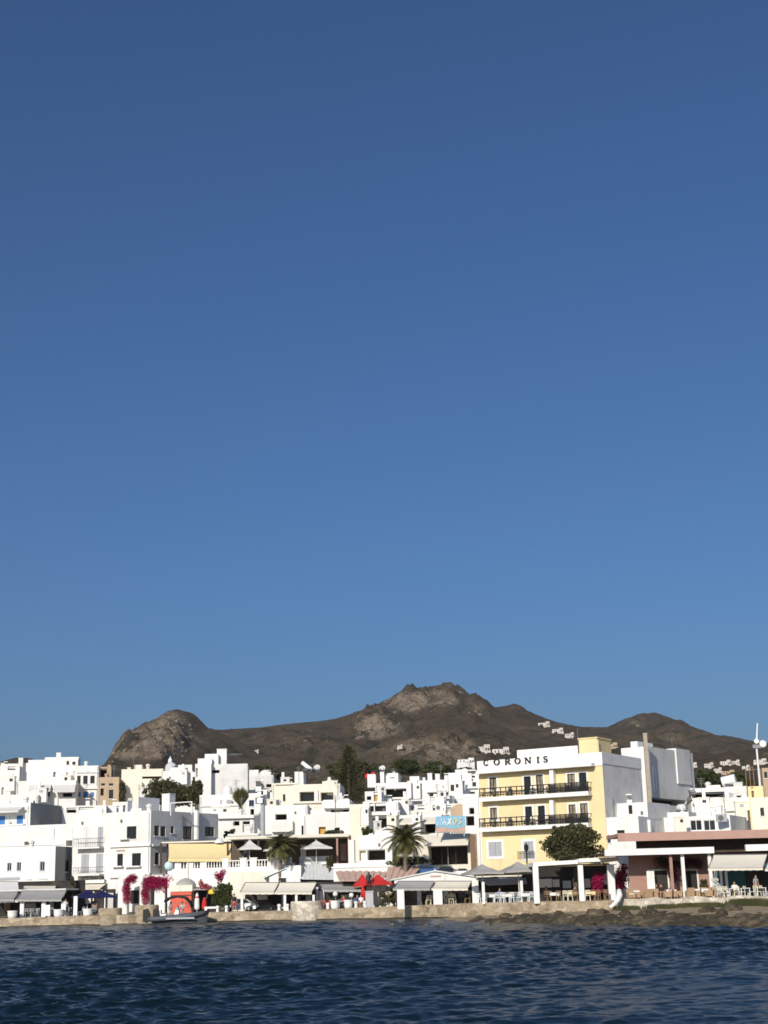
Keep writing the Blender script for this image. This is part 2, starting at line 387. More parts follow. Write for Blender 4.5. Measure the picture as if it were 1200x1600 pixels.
        if g.random() < .6: x = g.uniform(.5,W-.6); part('wall_lamp', MB().box(x,x+.2,-.16,-.002,H-1.15,H-.85), IRN, R, False)
    def top(s, k, x0, y0, x1, y1, off=1.0, mat=None):
        a, b, c, e = s.rect('F', x0, y0, x1, y1, off); c = s.H-.5; mat = mat or s.mat; dep = max(.4, min(b-a, s.D-off-.3))
        a = max(a, .0+.01); b = min(b, s.W+20)
        if k == 'C':
            m = MB().box(a, b, off, off+dep, c, e-.08).box(a-.05, b+.05, off-.05, off+dep+.05, e-.08, e); part('chimney', m, mat, s.root, False)
        elif k == 'K': part('roof_block', MB().box(a, b, off, off+min(4,max(1.5,s.D-off-.4)), c, e), mat, s.root, False)
        elif k == 'D': part('dome', MB().lathe(((a+b)/2, off+(b-a)/2, e-(b-a)*.5), [((b-a)/2*math.cos(t), (b-a)/2*math.sin(t)) for t in [i*math.pi/16 for i in range(8)]]+[(.02,(b-a)/2)], 16).lathe(((a+b)/2, off+(b-a)/2, c),[((b-a)/2*1.03,0),((b-a)/2*1.03,e-(b-a)*.5-c)],16), mat, s.root, False, smooth=False)
        elif k == 'H':   # arched parapet hump
            n = 10; pts = [((a+b)/2-(b-a)/2*math.cos(math.pi*i/n), off, c+(e-c)*(.25+.75*math.sin(math.pi*i/n))) for i in range(n+1)]
            part('arched_parapet', MB().slab([(a,off,c),*pts,(b,off,c)], (0,.3,0)), mat, s.root, False)
        elif k == 'R':   # roof railing / pergola frame
            m = MB()
            for x in (a, b-.1): m.box(x, x+.1, off, off+.1, c, e-.1)
            m.box(a, b, off, off+.1, e-.1, e)
            part('roof_frame', m, mat, s.root, False)
        elif k == 'M':
            xm = (a+b)/2; m = MB().tube([(xm,off,c),(xm,off,e)], .03, 5)
            m.box(xm-.5, xm+.5, off-.01, off+.01, e-.3, e-.26); m.box(xm-.35, xm+.35, off-.01, off+.01, e-.55, e-.51); part('aerial', m, IRN, s.root, False)
def house(*a, **k): return House(*a, **k)
# ------------------------------------------------------------------ light
EL, AZ = rad(25), rad(20)            # sun height; degrees left of straight behind the camera
sd = Vector((-math.sin(AZ)*math.cos(EL), -math.cos(AZ)*math.cos(EL), math.sin(EL)))
sun = bpy.data.objects.new('sun', bpy.data.lights.new('sun','SUN')); C.objects.link(sun)
sun.data.energy = 4.2; sun.data.angle = rad(.53); sun.data.color = (1,.93,.82)
sun.rotation_euler = sd.to_track_quat('Z','Y').to_euler()
W = bpy.data.worlds.new('World'); S.world = W; W.use_nodes = True
nt = W.node_tree; sk = nt.nodes.new('ShaderNodeTexSky'); sk.sky_type = 'NISHITA'; sk.sun_disc = False
sk.sun_elevation = EL; sk.sun_rotation = math.atan2(sd.x, sd.y); sk.altitude = 0; sk.air_density = 1.05; sk.dust_density = 2.0; sk.ozone_density = 10
nt.links.new(sk.outputs[0], nt.nodes['Background'].inputs[0]); nt.nodes['Background'].inputs[1].default_value = .085
S.view_settings.view_transform = 'Standard'; S.view_settings.look = 'None'; S.view_settings.exposure = 0; S.view_settings.gamma = 1
S.cycles.filter_width = 1.65
S.cycles.max_bounces = 5; S.cycles.diffuse_bounces = 3; S.cycles.glossy_bounces = 3; S.cycles.transmission_bounces = 2; S.cycles.use_denoising = True
S.cycles.sample_clamp_indirect = 6
hz = bpy.data.materials.new('air_haze'); hz.use_nodes = True; hz.node_tree.nodes.remove(hz.node_tree.nodes['Principled BSDF'])
pvn = hz.node_tree.nodes.new('ShaderNodeVolumePrincipled'); pvn.inputs['Color'].default_value = (1,.93,.82,1); pvn.inputs['Density'].default_value = .000075; pvn.inputs['Anisotropy'].default_value = .2
hz.node_tree.links.new(pvn.outputs[0], hz.node_tree.nodes['Material Output'].inputs['Volume'])
S.cycles.volume_bounces = 0
# ------------------------------------------------------------------ mesh from arrays
def grid_obj(name, X, Y, Z, mat, kind='structure', smooth=True):
    n, m = X.shape; v = np.stack([X,Y,Z], -1).reshape(-1,3)
    i = np.arange(n*m).reshape(n,m); f = np.stack([i[:-1,:-1],i[:-1,1:],i[1:,1:],i[1:,:-1]], -1).reshape(-1,4)
    me = bpy.data.meshes.new(name); me.vertices.add(len(v)); me.vertices.foreach_set('co', v.astype(np.float32).ravel())
    me.loops.add(len(f)*4); me.loops.foreach_set('vertex_index', f.astype(np.int32).ravel())
    me.polygons.add(len(f)); me.polygons.foreach_set('loop_start', np.arange(0,len(f)*4,4,dtype=np.int32)); me.update(calc_edges=True)
    me.polygons.foreach_set('use_smooth', [smooth]*len(f)); me.materials.append(mat)
    o = bpy.data.objects.new(name, me); C.objects.link(o); o['kind'] = kind; return o
# ------------------------------------------------------------------ water
wm = bpy.data.materials.new('sea_water'); wm.use_nodes = True
N = wm.node_tree.nodes; L = wm.node_tree.links; b = N['Principled BSDF']
b.inputs['Base Color'].default_value = (.003,.011,.016,1); b.inputs['Roughness'].default_value = .24; b.inputs['Specular IOR Level'].default_value = .26; b.inputs['IOR'].default_value = 1.33
tc = N.new('ShaderNodeTexCoord'); mp = N.new('ShaderNodeMapping'); mp.inputs['Scale'].default_value = (1.0,1.7,1); L.new(tc.outputs['Object'], mp.inputs[0])
n1 = N.new('ShaderNodeTexNoise'); n1.inputs['Scale'].default_value = 5; n1.inputs['Detail'].default_value = 5; L.new(mp.outputs[0], n1.inputs['Vector'])
bp = N.new('ShaderNodeBump'); bp.inputs['Strength'].default_value = .9; bp.inputs['Distance'].default_value = .05; L.new(n1.outputs[0], bp.inputs['Height']); L.new(bp.outputs[0], b.inputs['Normal'])
rng = np.random.default_rng(3)
r = np.geomspace(13, 175, 1150)[:,None]; t = np.linspace(rad(-30), rad(30), 760)[None,:]
X0 = r*np.sin(t); Y0 = r*np.cos(t); Z = np.zeros_like(X0); DX = np.zeros_like(X0); DY = np.zeros_like(X0)
cell = np.maximum(r*0.00226, r*rad(60)/760) + 0*X0
gust = .5+.5*np.sin(X0*.11+.6*np.sin(Y0*.07))*np.sin(Y0*.083+1.3+.5*np.sin(X0*.05))
for i in range(120):
    lam = .2*(8.5**rng.random()); k = 2*math.pi/lam; th = rad(-68)+rng.normal(0, .6); a = .0060*lam**.92*rng.uniform(.5,1.4)
    if lam > 1.3: a *= .8
    ph = rng.random()*6.28; att = np.clip((lam/cell-2)/2.5, 0, 1)*(.35+1.1*gust)
    q = k*(X0*math.cos(th)+Y0*math.sin(th))+ph
    Z += a*att*np.sin(q); DX += -a*att*.8*math.cos(th)*np.cos(q)*-1; DY += a*att*.8*math.sin(th)*np.cos(q)
for i in range(10):
    lam = 2.2*(3.2**rng.random()); k = 2*math.pi/lam; th = rad(-72)+rng.normal(0,.45); a = .0042*lam*rng.uniform(.6,1.3); q = k*(X0*math.cos(th)+Y0*math.sin(th))+rng.random()*6.28; att = np.clip((lam/cell-2)/2.5,0,1)*(.5+.6*gust)
    Z += a*att*np.sin(q); DX += a*att*math.cos(th)*np.cos(q); DY += a*att*math.sin(th)*np.cos(q)
grid_obj('water', X0+DX, Y0+DY, Z, wm)
struct('sea_water', MB().quad((-1400,-55,-.7),(1400,-55,-.7),(1400,400,-.7),(-1400,400,-.7)), wm)
# ------------------------------------------------------------------ quay line, ground, beach
QL = [(-260,156),(-80,153),(0,152),(200,149),(350,148),(500,146),(650,141.5),(720,137),(840,130.5),(960,127),(1100,122),(1300,116),(1500,108)]
QP = []
for px, Y in QL:
    p = atY(px, 1400, Y); QP.append((p.x, Y))
def qY(X): return lerp1(X, QP)
xs = np.concatenate([np.linspace(-900, QP[0][0]-5, 12), np.linspace(QP[0][0], QP[-1][0], 90), np.linspace(QP[-1][0]+5, 900, 12)])
ts = np.concatenate([[0,.6],np.geomspace(2, 240, 60)])
GX = np.repeat(xs[None,:], len(ts), 0); GY = np.array([[qY(x)+.55+t_ for x in xs] for t_ in ts]); GZ = np.array([[gz(x,y) for x,y in zip(a,c)] for a,c in zip(GX,GY)])
GZ += np.where(GY > 185, .4*np.sin(GX*.21)*np.sin(GY*.17), 0)
ground = grid_obj('ground', GX, GY, GZ, EAR)
pv = MB()
for (x0,y0),(x1,y1) in zip(QP, QP[1:]):
    n = 4
    for i in range(n):
        a, c = x0+(x1-x0)*i/n, x0+(x1-x0)*(i+1)/n
        pv.quad((a,qY(a)+.5,zq(a)+.006),(c,qY(c)+.5,zq(c)+.006),(c,qY(c)+16,zq(c)+.006),(a,qY(a)+16,zq(a)+.006))
struct('promenade', pv, PAV)
def wallstrip(mb, x0, x1, zt, zb, th=.55, yoff=0, step=1.2, jit=.05, batter=.12):
    n = max(2, int((x1-x0)/step)); pts = [x0+(x1-x0)*i/n for i in range(n+1)]
    J = [(random.uniform(-jit,jit),random.uniform(-jit,jit)) for _ in pts]
    for i in range(n):
        a, c = pts[i], pts[i+1]; ja, jc = J[i], J[i+1]
        fa, fc = qY(a)+yoff, qY(c)+yoff
        A = [(a,fa-batter+ja[0],zb),(a,fa+ja[0],zt(a)+ja[1]),(a,fa+th,zt(a)+ja[1]),(a,fa+th,zb)]
        B = [(c,fc-batter+jc[0],zb),(c,fc+jc[0],zt(c)+jc[1]),(c,fc+th,zt(c)+jc[1]),(c,fc+th,zb)]
        for k in range(3): mb.quad(A[k],B[k],B[k+1],A[k+1])
        if i == 0: mb.poly(A)
        if i == n-1: mb.poly(B[::-1])
def X_of(px): return atY(px, 1400, lerp1(px, QL)).x
q = MB(); wallstrip(q, QP[0][0], X_of(965), lambda x: zq(x)+.05, -1.2)
qw = single('quay_wall', q, STO, 'long low beige stone quay wall at the water\'s edge under the town', 'wall', (0,148,0))
m = MB()
wallstrip(m, X_of(18), X_of(700), lambda x: .12, -1.2, th=.3, yoff=-.28, jit=.03)
wl = part('waterline_weed', m, WET, qw)
q = MB(); wallstrip(q, X_of(966), QP[-1][0], lambda x: zq(x)+.12+.06*math.sin(x*2.1), .2, jit=.07, step=.7)
single('sea_wall', q, STOW, 'low whitewashed rough stone wall behind the grass above the beach', 'wall', (25,124,.6))
def bastion(x0, x1, ytop, dy, label, mat=STO):
    Y = lerp1((x0+x1)/2, QL); p0, p1 = atY(x0,1425,Y), atY(x1,1425,Y); zt = atY((x0+x1)/2, ytop, Y).z; cx = (p0.x+p1.x)/2; hw = (p1.x-p0.x)/2
    m = MB().lathe((cx,Y+.6,-1.2), [(hw*1.04,0),(hw*1.0,.8),(hw*.985,1.2+zt-.12),(hw*.93,1.2+zt)], 26, 1, .9)
    single('quay_bastion', m, mat, label, 'bastion', (cx,Y+.6,-1.2))
bastion(152, 189, 1419, 0, 'round beige stone bastion in the quay left of the grey inflatable boat')
bastion(209, 247, 1414, 0, 'stone quay block directly behind the outboard motors of the grey boat')
bastion(453, 504, 1408, 0, 'wide pale round stone bastion in the quay left of the red chair', STOW)
# beach
bx = np.linspace(X_of(690), X_of(1500), 220); sN = 60
WLP = [(2.5,140.5)]+[(lambda p: (p.x,p.y))(atZ(px,py,0)) for px,py in [(735,1440),(800,1441.5),(900,1443.5),(1000,1446),(1100,1447.5),(1200,1449),(1320,1451)]]+[(60,72)]
def wl_Y(X): return lerp1(X, WLP)     # depth of the waterline
BX = np.repeat(bx[None,:], sN, 0); BY = np.zeros_like(BX); BZ = np.zeros_like(BX)
for j, x in enumerate(bx):
    y1 = qY(x)+.1; y0 = min(wl_Y(x), y1-1.5)-3; e = lerp1(x, [(4,.02),(9,.25),(16,.5),(24,.75),(60,.85)])
    for i in range(sN):
        t_ = i/(sN-1); y = y0+(y1-y0)*t_
        h = lerp1(t_, [(0,-.6),(.12,-.05),(.20,e*.50),(.4,e*.62),(1,e)])
        nz = noise.fractal(Vector((x*.55,y*.55,3)), .9, 2.1, 4); am = lerp1(t_, [(0,.25),(.18,.32),(.32,.14),(.9,.05),(1,.03)])
        BX[i,j] = x; BY[i,j] = y; BZ[i,j] = h+nz*am*min(1,(x-3)/8+.25)
grid_obj('beach', BX, BY, BZ, DRT)
# rubble along the waterline
rk = MB()
def rock(mb, c, r, fl=.7):
    n0 = len(mb.v); mb.ball(c, (r*random.uniform(.8,1.3), r*random.uniform(.8,1.2), r*fl*random.uniform(.7,1.1)), 8, 5, .22)
def bz(x, y):
    y1 = qY(x)+.1; y0 = min(wl_Y(x), y1-1.5)-3; t_ = (y-y0)/(y1-y0); e = lerp1(x, [(4,.02),(9,.25),(16,.5),(24,.75),(60,.85)])
    return lerp1(t_, [(0,-.6),(.12,-.05),(.20,e*.50),(.4,e*.62),(1,e)])
for i in range(1500):
    x = random.uniform(X_of(722), X_of(1290)); y1 = qY(x)+.1; y0 = min(wl_Y(x), y1-1.5)-3
    t_ = abs(random.gauss(.145,.035)) if random.random() < .95 else random.uniform(.2,.7); y = y0+(y1-y0)*t_; k = min(1,(x-2)/10)
    rock(rk, (x,y,bz(x,y)+.02), random.choice((.14,.22,.3,.45,.62))*max(.5,k))
struct('shore_rubble', rk, ROK, 'stuff')
rk = MB()
for i in range(90):
    x = random.uniform(X_of(735), X_of(1290)); y1 = qY(x)+.1; y0 = min(wl_Y(x), y1-1.5)-3
    t_ = random.uniform(.2,.5); y = y0+(y1-y0)*t_; rock(rk, (x,y,bz(x,y)+.03), random.choice((.1,.15,.22)))
struct('pale_beach_stones', rk, ROKL, 'stuff')
for i, (px, py, wd, lb) in enumerate([(612,1445,12,'small flat dark rock awash farthest from the beach'),(634,1444,7,'tiny dark rock awash left of the widest awash rock'),(664,1446,16,'wide low dark rock awash in front of the quay'),(690,1447,9,'low dark rock awash at the tip of the rubble shore'),(762,1445,13,'dark rock awash off the left end of the rubble shore'),(903,1445,14,'dark rounded rock awash just off the beach under the pergola')]):
    p = atZ(px, py, .03); m = MB(); w_ = wd*mpp(p.y)*.5
    for k in range(3): m.ball((p.x+random.uniform(-.5,.5)*w_, p.y+random.uniform(-.3,.3), -.04), (w_*random.uniform(.5,.8), .5, .22), 9, 6, .18)
    single('shore_rock', m, ROK, lb, 'rock', (p.x,p.y,-.1), 'rocks awash off the quay')
# grass on the beach below the white wall
def blades(mb, x, y, z, n, h, sp):
    for _ in range(n):
        a = random.uniform(0,6.28); r_ = random.uniform(0,sp); bx_, by_ = x+r_*math.cos(a), y+r_*.6*math.sin(a); hh = h*random.uniform(.5,1.1); w_ = random.uniform(.02,.05); l = random.uniform(-.5,.5)*hh
        mb.poly([(bx_-w_,by_,z),(bx_+w_,by_,z),(bx_+l,by_+random.uniform(-.3,.3)*hh,z+hh)])
g = MB()
for i in range(330):
    px = random.choice((random.gauss(972,9),random.gauss(1030,12),random.gauss(1072,10),random.gauss(1100,9),random.gauss(1165,14),random.gauss(1150,30),random.gauss(1240,25)))
    x = X_of(px); y = qY(x)-abs(random.gauss(0,1.6))-.15; blades(g, x, y, bz(x,y)-.02, 30, .6 if 1140<px<1190 else .34, .55)
struct('shore_grass', g, GRS, 'stuff')
# ------------------------------------------------------------------ hills
HM = bpy.data.materials.new('hillside'); HM.use_nodes = True; N = HM.node_tree.nodes; L = HM.node_tree.links; b = N['Principled BSDF']; b.inputs['Roughness'].default_value = .95; b.inputs['Specular IOR Level'].default_value = .1
tc = N.new('ShaderNodeTexCoord'); at = N.new('ShaderNodeAttribute'); at.attribute_name = 'rock'
def hn(sc, det=8, rough=.65):
    n = N.new('ShaderNodeTexNoise'); n.inputs['Scale'].default_value = sc; n.inputs['Detail'].default_value = det; n.inputs['Roughness'].default_value = rough; L.new(tc.outputs['Object'], n.inputs['Vector']); return n.outputs[0]
def hmix(a, c, f):
    x = N.new('ShaderNodeMix'); x.data_type = 'RGBA'
    for s_, v in ((x.inputs[6], a),(x.inputs[7], c)):
        if isinstance(v, tuple): s_.default_value = (*v,1)
        else: L.new(v, s_)
    L.new(f, x.inputs[0]); return x.outputs[2]
def mr(v, lo, hi):
    q_ = N.new('ShaderNodeMapRange'); q_.inputs[1].default_value = lo; q_.inputs[2].default_value = hi; L.new(v, q_.inputs[0]); return q_.outputs[0]
base = hmix((.066,.048,.032), (.102,.076,.050), mr(hn(.006), .42, .62))
base = hmix(base, (.030,.031,.017), mr(hn(.035,7), .52, .62))
base = hmix(base, (.135,.104,.074), mr(hn(.022,9,.7), .56, .70))
rockc = hmix((.27,.21,.148), (.135,.105,.077), mr(hn(.05,8,.7), .42, .62))
rockc = hmix(rockc, (.050,.042,.030), mr(hn(.03,7), .53, .60))  # dark patches put crevice shadow into the rock colour
am = N.new('ShaderNodeMath'); am.operation = 'MULTIPLY_ADD'; L.new(hn(.02,6), am.inputs[0]); am.inputs[1].default_value = 1.1; L.new(at.outputs['Fac'], am.inputs[2])
L.new(hmix(base, rockc, mr(am.outputs[0], .93, 1.15)), b.inputs['Base Color'])
bp = N.new('ShaderNodeBump'); bp.inputs['Strength'].default_value = 1; bp.inputs['Distance'].default_value = 6; L.new(hn(.06,8,.7), bp.inputs['Height']); L.new(bp.outputs[0], b.inputs['Normal'])
RID = [ # silhouette, ridge depth, foot depth, power, roughness
 ([(200,1200),(300,1154),(330,1140),(360,1139),(400,1137),(450,1132),(500,1127),(540,1119),(575,1108),(610,1094),(640,1081),(655,1076),(690,1073),(712,1076),(730,1084),(757,1099),(775,1104),(800,1102),(815,1105),(840,1117),(870,1128),(905,1134),(940,1136),(1000,1150),(1100,1175),(1250,1230)], 1700, 330, 1.5),
 ([(-400,1260),(-60,1215),(-20,1200),(0,1190),(25,1184),(45,1184),(65,1190),(90,1204),(120,1212),(150,1202),(165,1193),(180,1179),(197,1164),(215,1146),(235,1129),(250,1120),(262,1114),(276,1112),(299,1113),(307,1119),(314,1127),(325,1138),(350,1148),(400,1172),(460,1200),(560,1260)], 1150, 420, 2.0),
 ([(700,1220),(800,1170),(850,1150),(900,1139),(950,1135),(975,1125),(1000,1116),(1018,1113),(1030,1116),(1060,1130),(1090,1142),(1130,1152),(1160,1158),(1200,1165),(1260,1180),(1400,1212),(1700,1300)], 2100, 380, 1.5)]
RR = []
for sil, Yr, Yf, pw in RID:
    pts = []
    for px, py in sil:
        d = ray(px, py); pts.append((d.x/d.y*Yr, CAMZ+d.z/d.y*Yr))
    RR.append((pts, Yr, Yf, pw))
HX = np.linspace(-900, 900, 720); HY = np.concatenate([np.geomspace(270, 900, 130), np.linspace(904, 1780, 240), np.linspace(1790, 2350, 60)])
nx, ny = len(HX), len(HY); HZ = np.zeros((ny,nx))
prof = [np.array([lerp1(x, p) for x in HX]) for p,_,_,_ in RR]
def fractal_grid():
    A = np.zeros((ny,nx)); B = np.zeros((ny,nx))
    for i, y in enumerate(HY):
        for j, x in enumerate(HX):
            v = Vector((x*.011, y*.011, 5)); A[i,j] = noise.fractal(v, .75, 2.15, 6); B[i,j] = noise.noise(Vector((x*.004,y*.004,9)))
    return A, B
NA, NB = fractal_grid()
GB = np.array([[gz(x,y) if y < 330 else gz(x,330)+.02*(y-330) for x in HX] for y in HY]); GB = np.minimum(GB, 26)
best = GB+NA*1.0
for (p, Yr, Yf, pw), pr in zip(RR, prof):
    amp0 = 5 if Yr == 1150 else 11; yy = HY[:,None]; tt = np.clip((yy-Yf)/(Yr-Yf), 0, 1)
    g_ = np.where(yy <= Yr, tt**pw, np.clip(1-((yy-Yr)/500)**1.3, 0, 1))
    amp = amp0*np.clip(tt*2.2,0,1)*np.clip(1-tt**6*.75,.25,1)*np.where(yy>Yr, .2, 1)
    h = 14+(pr[None,:]-14)*g_ + NA*amp*(1-.55*(np.abs(yy-Yr)<60)) + NB*(6 if Yr == 1150 else 14)*np.clip(4*tt*(1-tt),0,1)
    best = np.maximum(best, h)
ROCKS = [(245,1155,75,44,.75),(270,1125,40,18,.75),(200,1172,45,25,.7),(590,1135,42,22,.9),(640,1098,45,20,.8),(700,1092,40,22,.62),(745,1105,25,22,.5),(690,1172,85,28,.66),(1000,1130,40,16,.45),(1040,1140,50,20,.35),(430,1150,60,12,.4),(810,1104,20,7,.45),(470,1165,60,20,.4)]
def rock_mask(PX, PY):
    r_ = np.zeros_like(PX)
    for cx, cy, rx, ry, k in ROCKS: r_ = np.maximum(r_, k*np.exp(-(((PX-cx)/rx)**2+((PY-cy)/ry)**2)*.9))
    return r_
def projA(X, Y, Zz):
    dx, dy, dz = X, Y, Zz-CAMZ; w = dx*_fw.x+dy*_fw.y+dz*_fw.z
    return 600+F*(dx*_rt.x+dy*_rt.y+dz*_rt.z)/w, 800-F*(dx*_up.x+dy*_up.y+dz*_up.z)/w
HXX = np.repeat(HX[None,:], ny, 0); HYY = np.repeat(HY[:,None], nx, 1)
PX, PY = projA(HXX, HYY, best); rockm = rock_mask(PX, PY); crag = np.zeros_like(best)
for i, j in zip(*np.nonzero(HYY > 320)):
    x, y = HX[j], HY[i]; v = Vector((x*.03,y*.022,best[i,j]*.03+2)); crag[i,j] = (1-2.2*abs(noise.noise(v)))+.55*(1-2.2*abs(noise.noise(v*2.3)))+.35*noise.noise(v*5) if rockm[i,j] > .2 else noise.noise(v*1.6)*.8+noise.noise(v*4.1)*.45
fade = np.clip((HYY-320)/300,0,1)
RD = np.stack([1-np.clip(np.abs(HYY-q_[1])/np.where(HYY>q_[1],500,110),0,1) for q_ in RR])   # nearness to each crest
own = np.argmax(np.stack([np.interp(HX, [a_[0] for a_ in q_[0]], [a_[1] for a_ in q_[0]])[None,:]*np.clip((HYY-q_[2])/(q_[1]-q_[2]),0,1)**q_[3] for q_ in RR]),0)
crest = np.take_along_axis(RD, own[None], 0)[0]
best = best+(1-np.where(own==1,.8,.6)*crest)*crag*(2.6+17*np.clip(rockm-.2,0,1))*fade
hills = grid_obj('hills', HXX, HYY, best, HM)
PX, PY = projA(HXX, HYY, best)
rockm = rock_mask(PX, PY)
a_ = hills.data.attributes.new('rock','FLOAT','POINT'); a_.data.foreach_set('value', rockm.astype(np.float32).ravel())
from mathutils.bvhtree import BVHTree
_bv = BVHTree.FromPolygons([tuple(v) for v in np.stack([HXX,HYY,best],-1).reshape(-1,3)], [tuple(p.vertices) for p in hills.data.polygons])
def hill_at(px, py):
    h = _bv.ray_cast(EYE, ray(px,py).normalized()); return h[0]
def hill_z(x, y):
    h = _bv.ray_cast(Vector((x,y,900)), Vector((0,0,-1))); return h[0].z if h[0] else 0
sc, rb = MB(), MB()
for i in range(13000):
    px = random.uniform(-60,1260); py = random.uniform(1075,1235); p = hill_at(px, py)
    if p is None or p.y < 300: continue
    jj = np.argmin(abs(HX-p.x)); ii = np.argmin(abs(HY-p.y)); rv = rockm[ii,jj]
    k = mpp(p.y)
    if random.random() < (rv-.3)*1.3: 
        r_ = k*random.choice((.7,1,1.5,2.5)); rb.ball(p, (r_*random.uniform(.8,1.7),r_,r_*random.uniform(.6,1.1)), 7, 5, .35)
    elif random.random() < (.85 if p.y < 900 else .6):
        r_ = k*random.choice((.5,.7,1,1.5)); sc.ball(p, (r_*random.uniform(.9,1.8),r_,r_*random.uniform(.5,.8)), 6, 4, .3)
struct('hillside_scrub', sc, SCR, 'stuff'); struct('hillside_boulders', rb, ROKL, 'stuff')

hzb = MB().box(-1500,1500,-60,2700,-9,268); o = struct('haze', hzb, hz, 'stuff')
# ------------------------------------------------------------------ plants
def leafquads(mb, c, rx, ry, rz, n, size, shell=.5):
    for _ in range(n):
        while True:
            d = Vector((random.uniform(-1,1),random.uniform(-1,1),random.uniform(-1,1)))
            if .01 < d.length < 1: break
        d = d.normalized()*(d.length**(1-shell)); p = Vector(c)+Vector((d.x*rx,d.y*ry,d.z*rz)); s_ = size*random.uniform(.6,1.4)
        a = Vector((random.gauss(0,1),random.gauss(0,1),random.gauss(0,1))).normalized(); b_ = a.cross(Vector((random.gauss(0,1),random.gauss(0,1),random.gauss(0,1)))).normalized()
        mb.quad(p-a*s_, p+b_*s_*.5, p+a*s_, p-b_*s_*.5)
def leaf_tree(label, px0, px1, pyt, pyb, Y, mat, n=4200, clumps=26, size=.13, name='leafy_tree', cat='tree', group=None, trunk=True, dr=.8, taper=0):
    a, c = atY(px0,(pyt+pyb)/2,Y), atY(px1,(pyt+pyb)/2,Y); zt, zb = atY((px0+px1)/2,pyt,Y).z, atY((px0+px1)/2,pyb,Y).z
    cx, rx, cz, rz = (a.x+c.x)/2, (c.x-a.x)/2, (zt+zb)/2, (zt-zb)/2; g = min(gz(cx,Y), zb)
    t = thing(name, label, cat, (cx,Y,g), 0, group); m = MB(); br = MB()
    for i in range(clumps):
        th = random.uniform(0,6.28); zz = random.uniform(-.8,.85); rr = math.sqrt(max(0,1-zz*zz))*random.uniform(.3,.86)*(1-taper*max(0,zz))
        q = Vector((cx+rx*rr*math.cos(th), Y+rx*dr*rr*math.sin(th), cz+rz*zz*.85)); cr = random.uniform(.22,.4)
        leafquads(m, q, rx*cr, rx*cr*dr, max(rz*cr,.25), n//clumps, size, .55)
        for _ in range(3):
            dq = (q-Vector((cx,Y,cz))); e_ = q+Vector((dq.x*random.uniform(.1,.3)+random.gauss(0,.1)*rx, dq.y*.15, dq.z*random.uniform(.1,.3)+random.gauss(0,.1)*rz)); leafquads(m, e_, rx*.08, rx*.08, max(.1,rz*.08), max(6,n//clumps//12), size, .3)
        br.tube([(cx,Y,min(zb+rz*.3,cz)), ((cx+q.x)/2,(Y+q.y)/2,(cz+q.z)/2-.1), q], [.09,.06,.02], 5)
    if trunk or True: br.tube([(cx,Y,g-.2),(cx+.05,Y,(g+cz)/2),(cx,Y,cz)], [max(.12,rx*.08),max(.1,rx*.06),.05], 7)
    part('crown', m, mat, t); part('trunk', br, BRK, t); return t
def palm(label, px, py_base, py_crown, rpx, Y, nf=34, seed=1, dry=True):
    random.seed(seed); b_ = atY(px, py_base, Y); c = atY(px, py_crown, Y); g = min(b_.z, gz(b_.x,Y)); R = rpx*mpp(Y)
    t = thing('palm_tree', label, 'palm tree', (c.x,Y,g)); m = MB()
    n = 16; path = [(c.x+.06*math.sin(i*.5), Y, g-.2+(c.z-g+.2)*i/n) for i in range(n+1)]
    part('trunk', m.tube(path, [(.24-.05*i/n)*(1+.10*(i%2)) for i in range(n+1)], 9), PTR, t)
    fr, dm = MB(), MB()
    def frond(mb, th, el, ln, droop):
        pts = []; p = Vector((c.x,Y,c.z)); h = Vector((math.cos(th),math.sin(th),0)); e = el
        for i in range(9):
            pts.append(p.copy()); p = p+(h*math.cos(e)+Vector((0,0,1))*math.sin(e))*ln/8; e -= droop/8
        mb.tube(pts, [.035,.03,.028,.025,.02,.018,.015,.012,.01], 4, False)
        sd_ = h.cross(Vector((0,0,1)))
        for i in range(1,9):
            for s_ in (-1,1):
                for k in (0,.5):
                    q0 = pts[i]-(pts[i]-pts[i-1])*k; f = (i-k)/8; l = ln*.30*math.sin(math.pi*(.15+.8*f))+.1
                    d = (pts[i]-pts[i-1]).normalized(); tip = q0+(sd_*s_*.8+d*.75+Vector((0,0,-.35)))*l
                    w_ = d*.085; mb.poly([q0-w_, q0+w_, tip])
    for i in range(nf):
        f = (i+.5)/nf; frond(fr, i*2.399+random.uniform(-.2,.2), rad(80)-f*rad(105)+random.uniform(-.12,.12), R*random.uniform(.9,1.15), rad(75)+random.uniform(-.2,.3))
    part('crown', fr, PLF, t)
    if dry:
        for i in range(12): frond(dm, i*2.399, rad(-35)+random.uniform(-.3,.2), R*.62, rad(60))
        part('dry_fronds', dm, DRY, t)
    return t
def bougain(label, paths, rad_, Y, mat=None, dens=230, name='bougainvillea', stem_to=None, green=.12):
    P = [[atY(x,y,Y) for x,y in path] for path in paths]; c = P[0][0]; g = gz(c.x,Y)
    t = thing(name, label, 'bougainvillea', (c.x,Y,g)); m, gm, st = MB(), MB(), MB()
    for path in P:
        st.tube([p+Vector((0,.05,0)) for p in path], .04, 5)
        for a, b_ in zip(path, path[1:]):
            k = max(2,int((b_-a).length/.13))
            for i in range(k):
                q = a+(b_-a)*(i/k)+Vector((random.gauss(0,.08),random.gauss(0,.08),random.gauss(0,.08)))
                r_ = rad_*random.uniform(.7,1.25); leafquads(m, q, r_, r_, r_, int(dens*r_/.4*.5), .07, .5)
                leafquads(gm, q, r_*.9, r_*.9, r_*.9, int(dens*green*.5)+1, .06, .5)
    part('blossom', m, mat or MAG, t); part('foliage', gm, GLF, t)
    st.tube([(c.x,Y,g-.1), P[0][-1] if P[0][-1].z < c.z else c], .05, 5); part('stem', st, BRK, t)
    return t
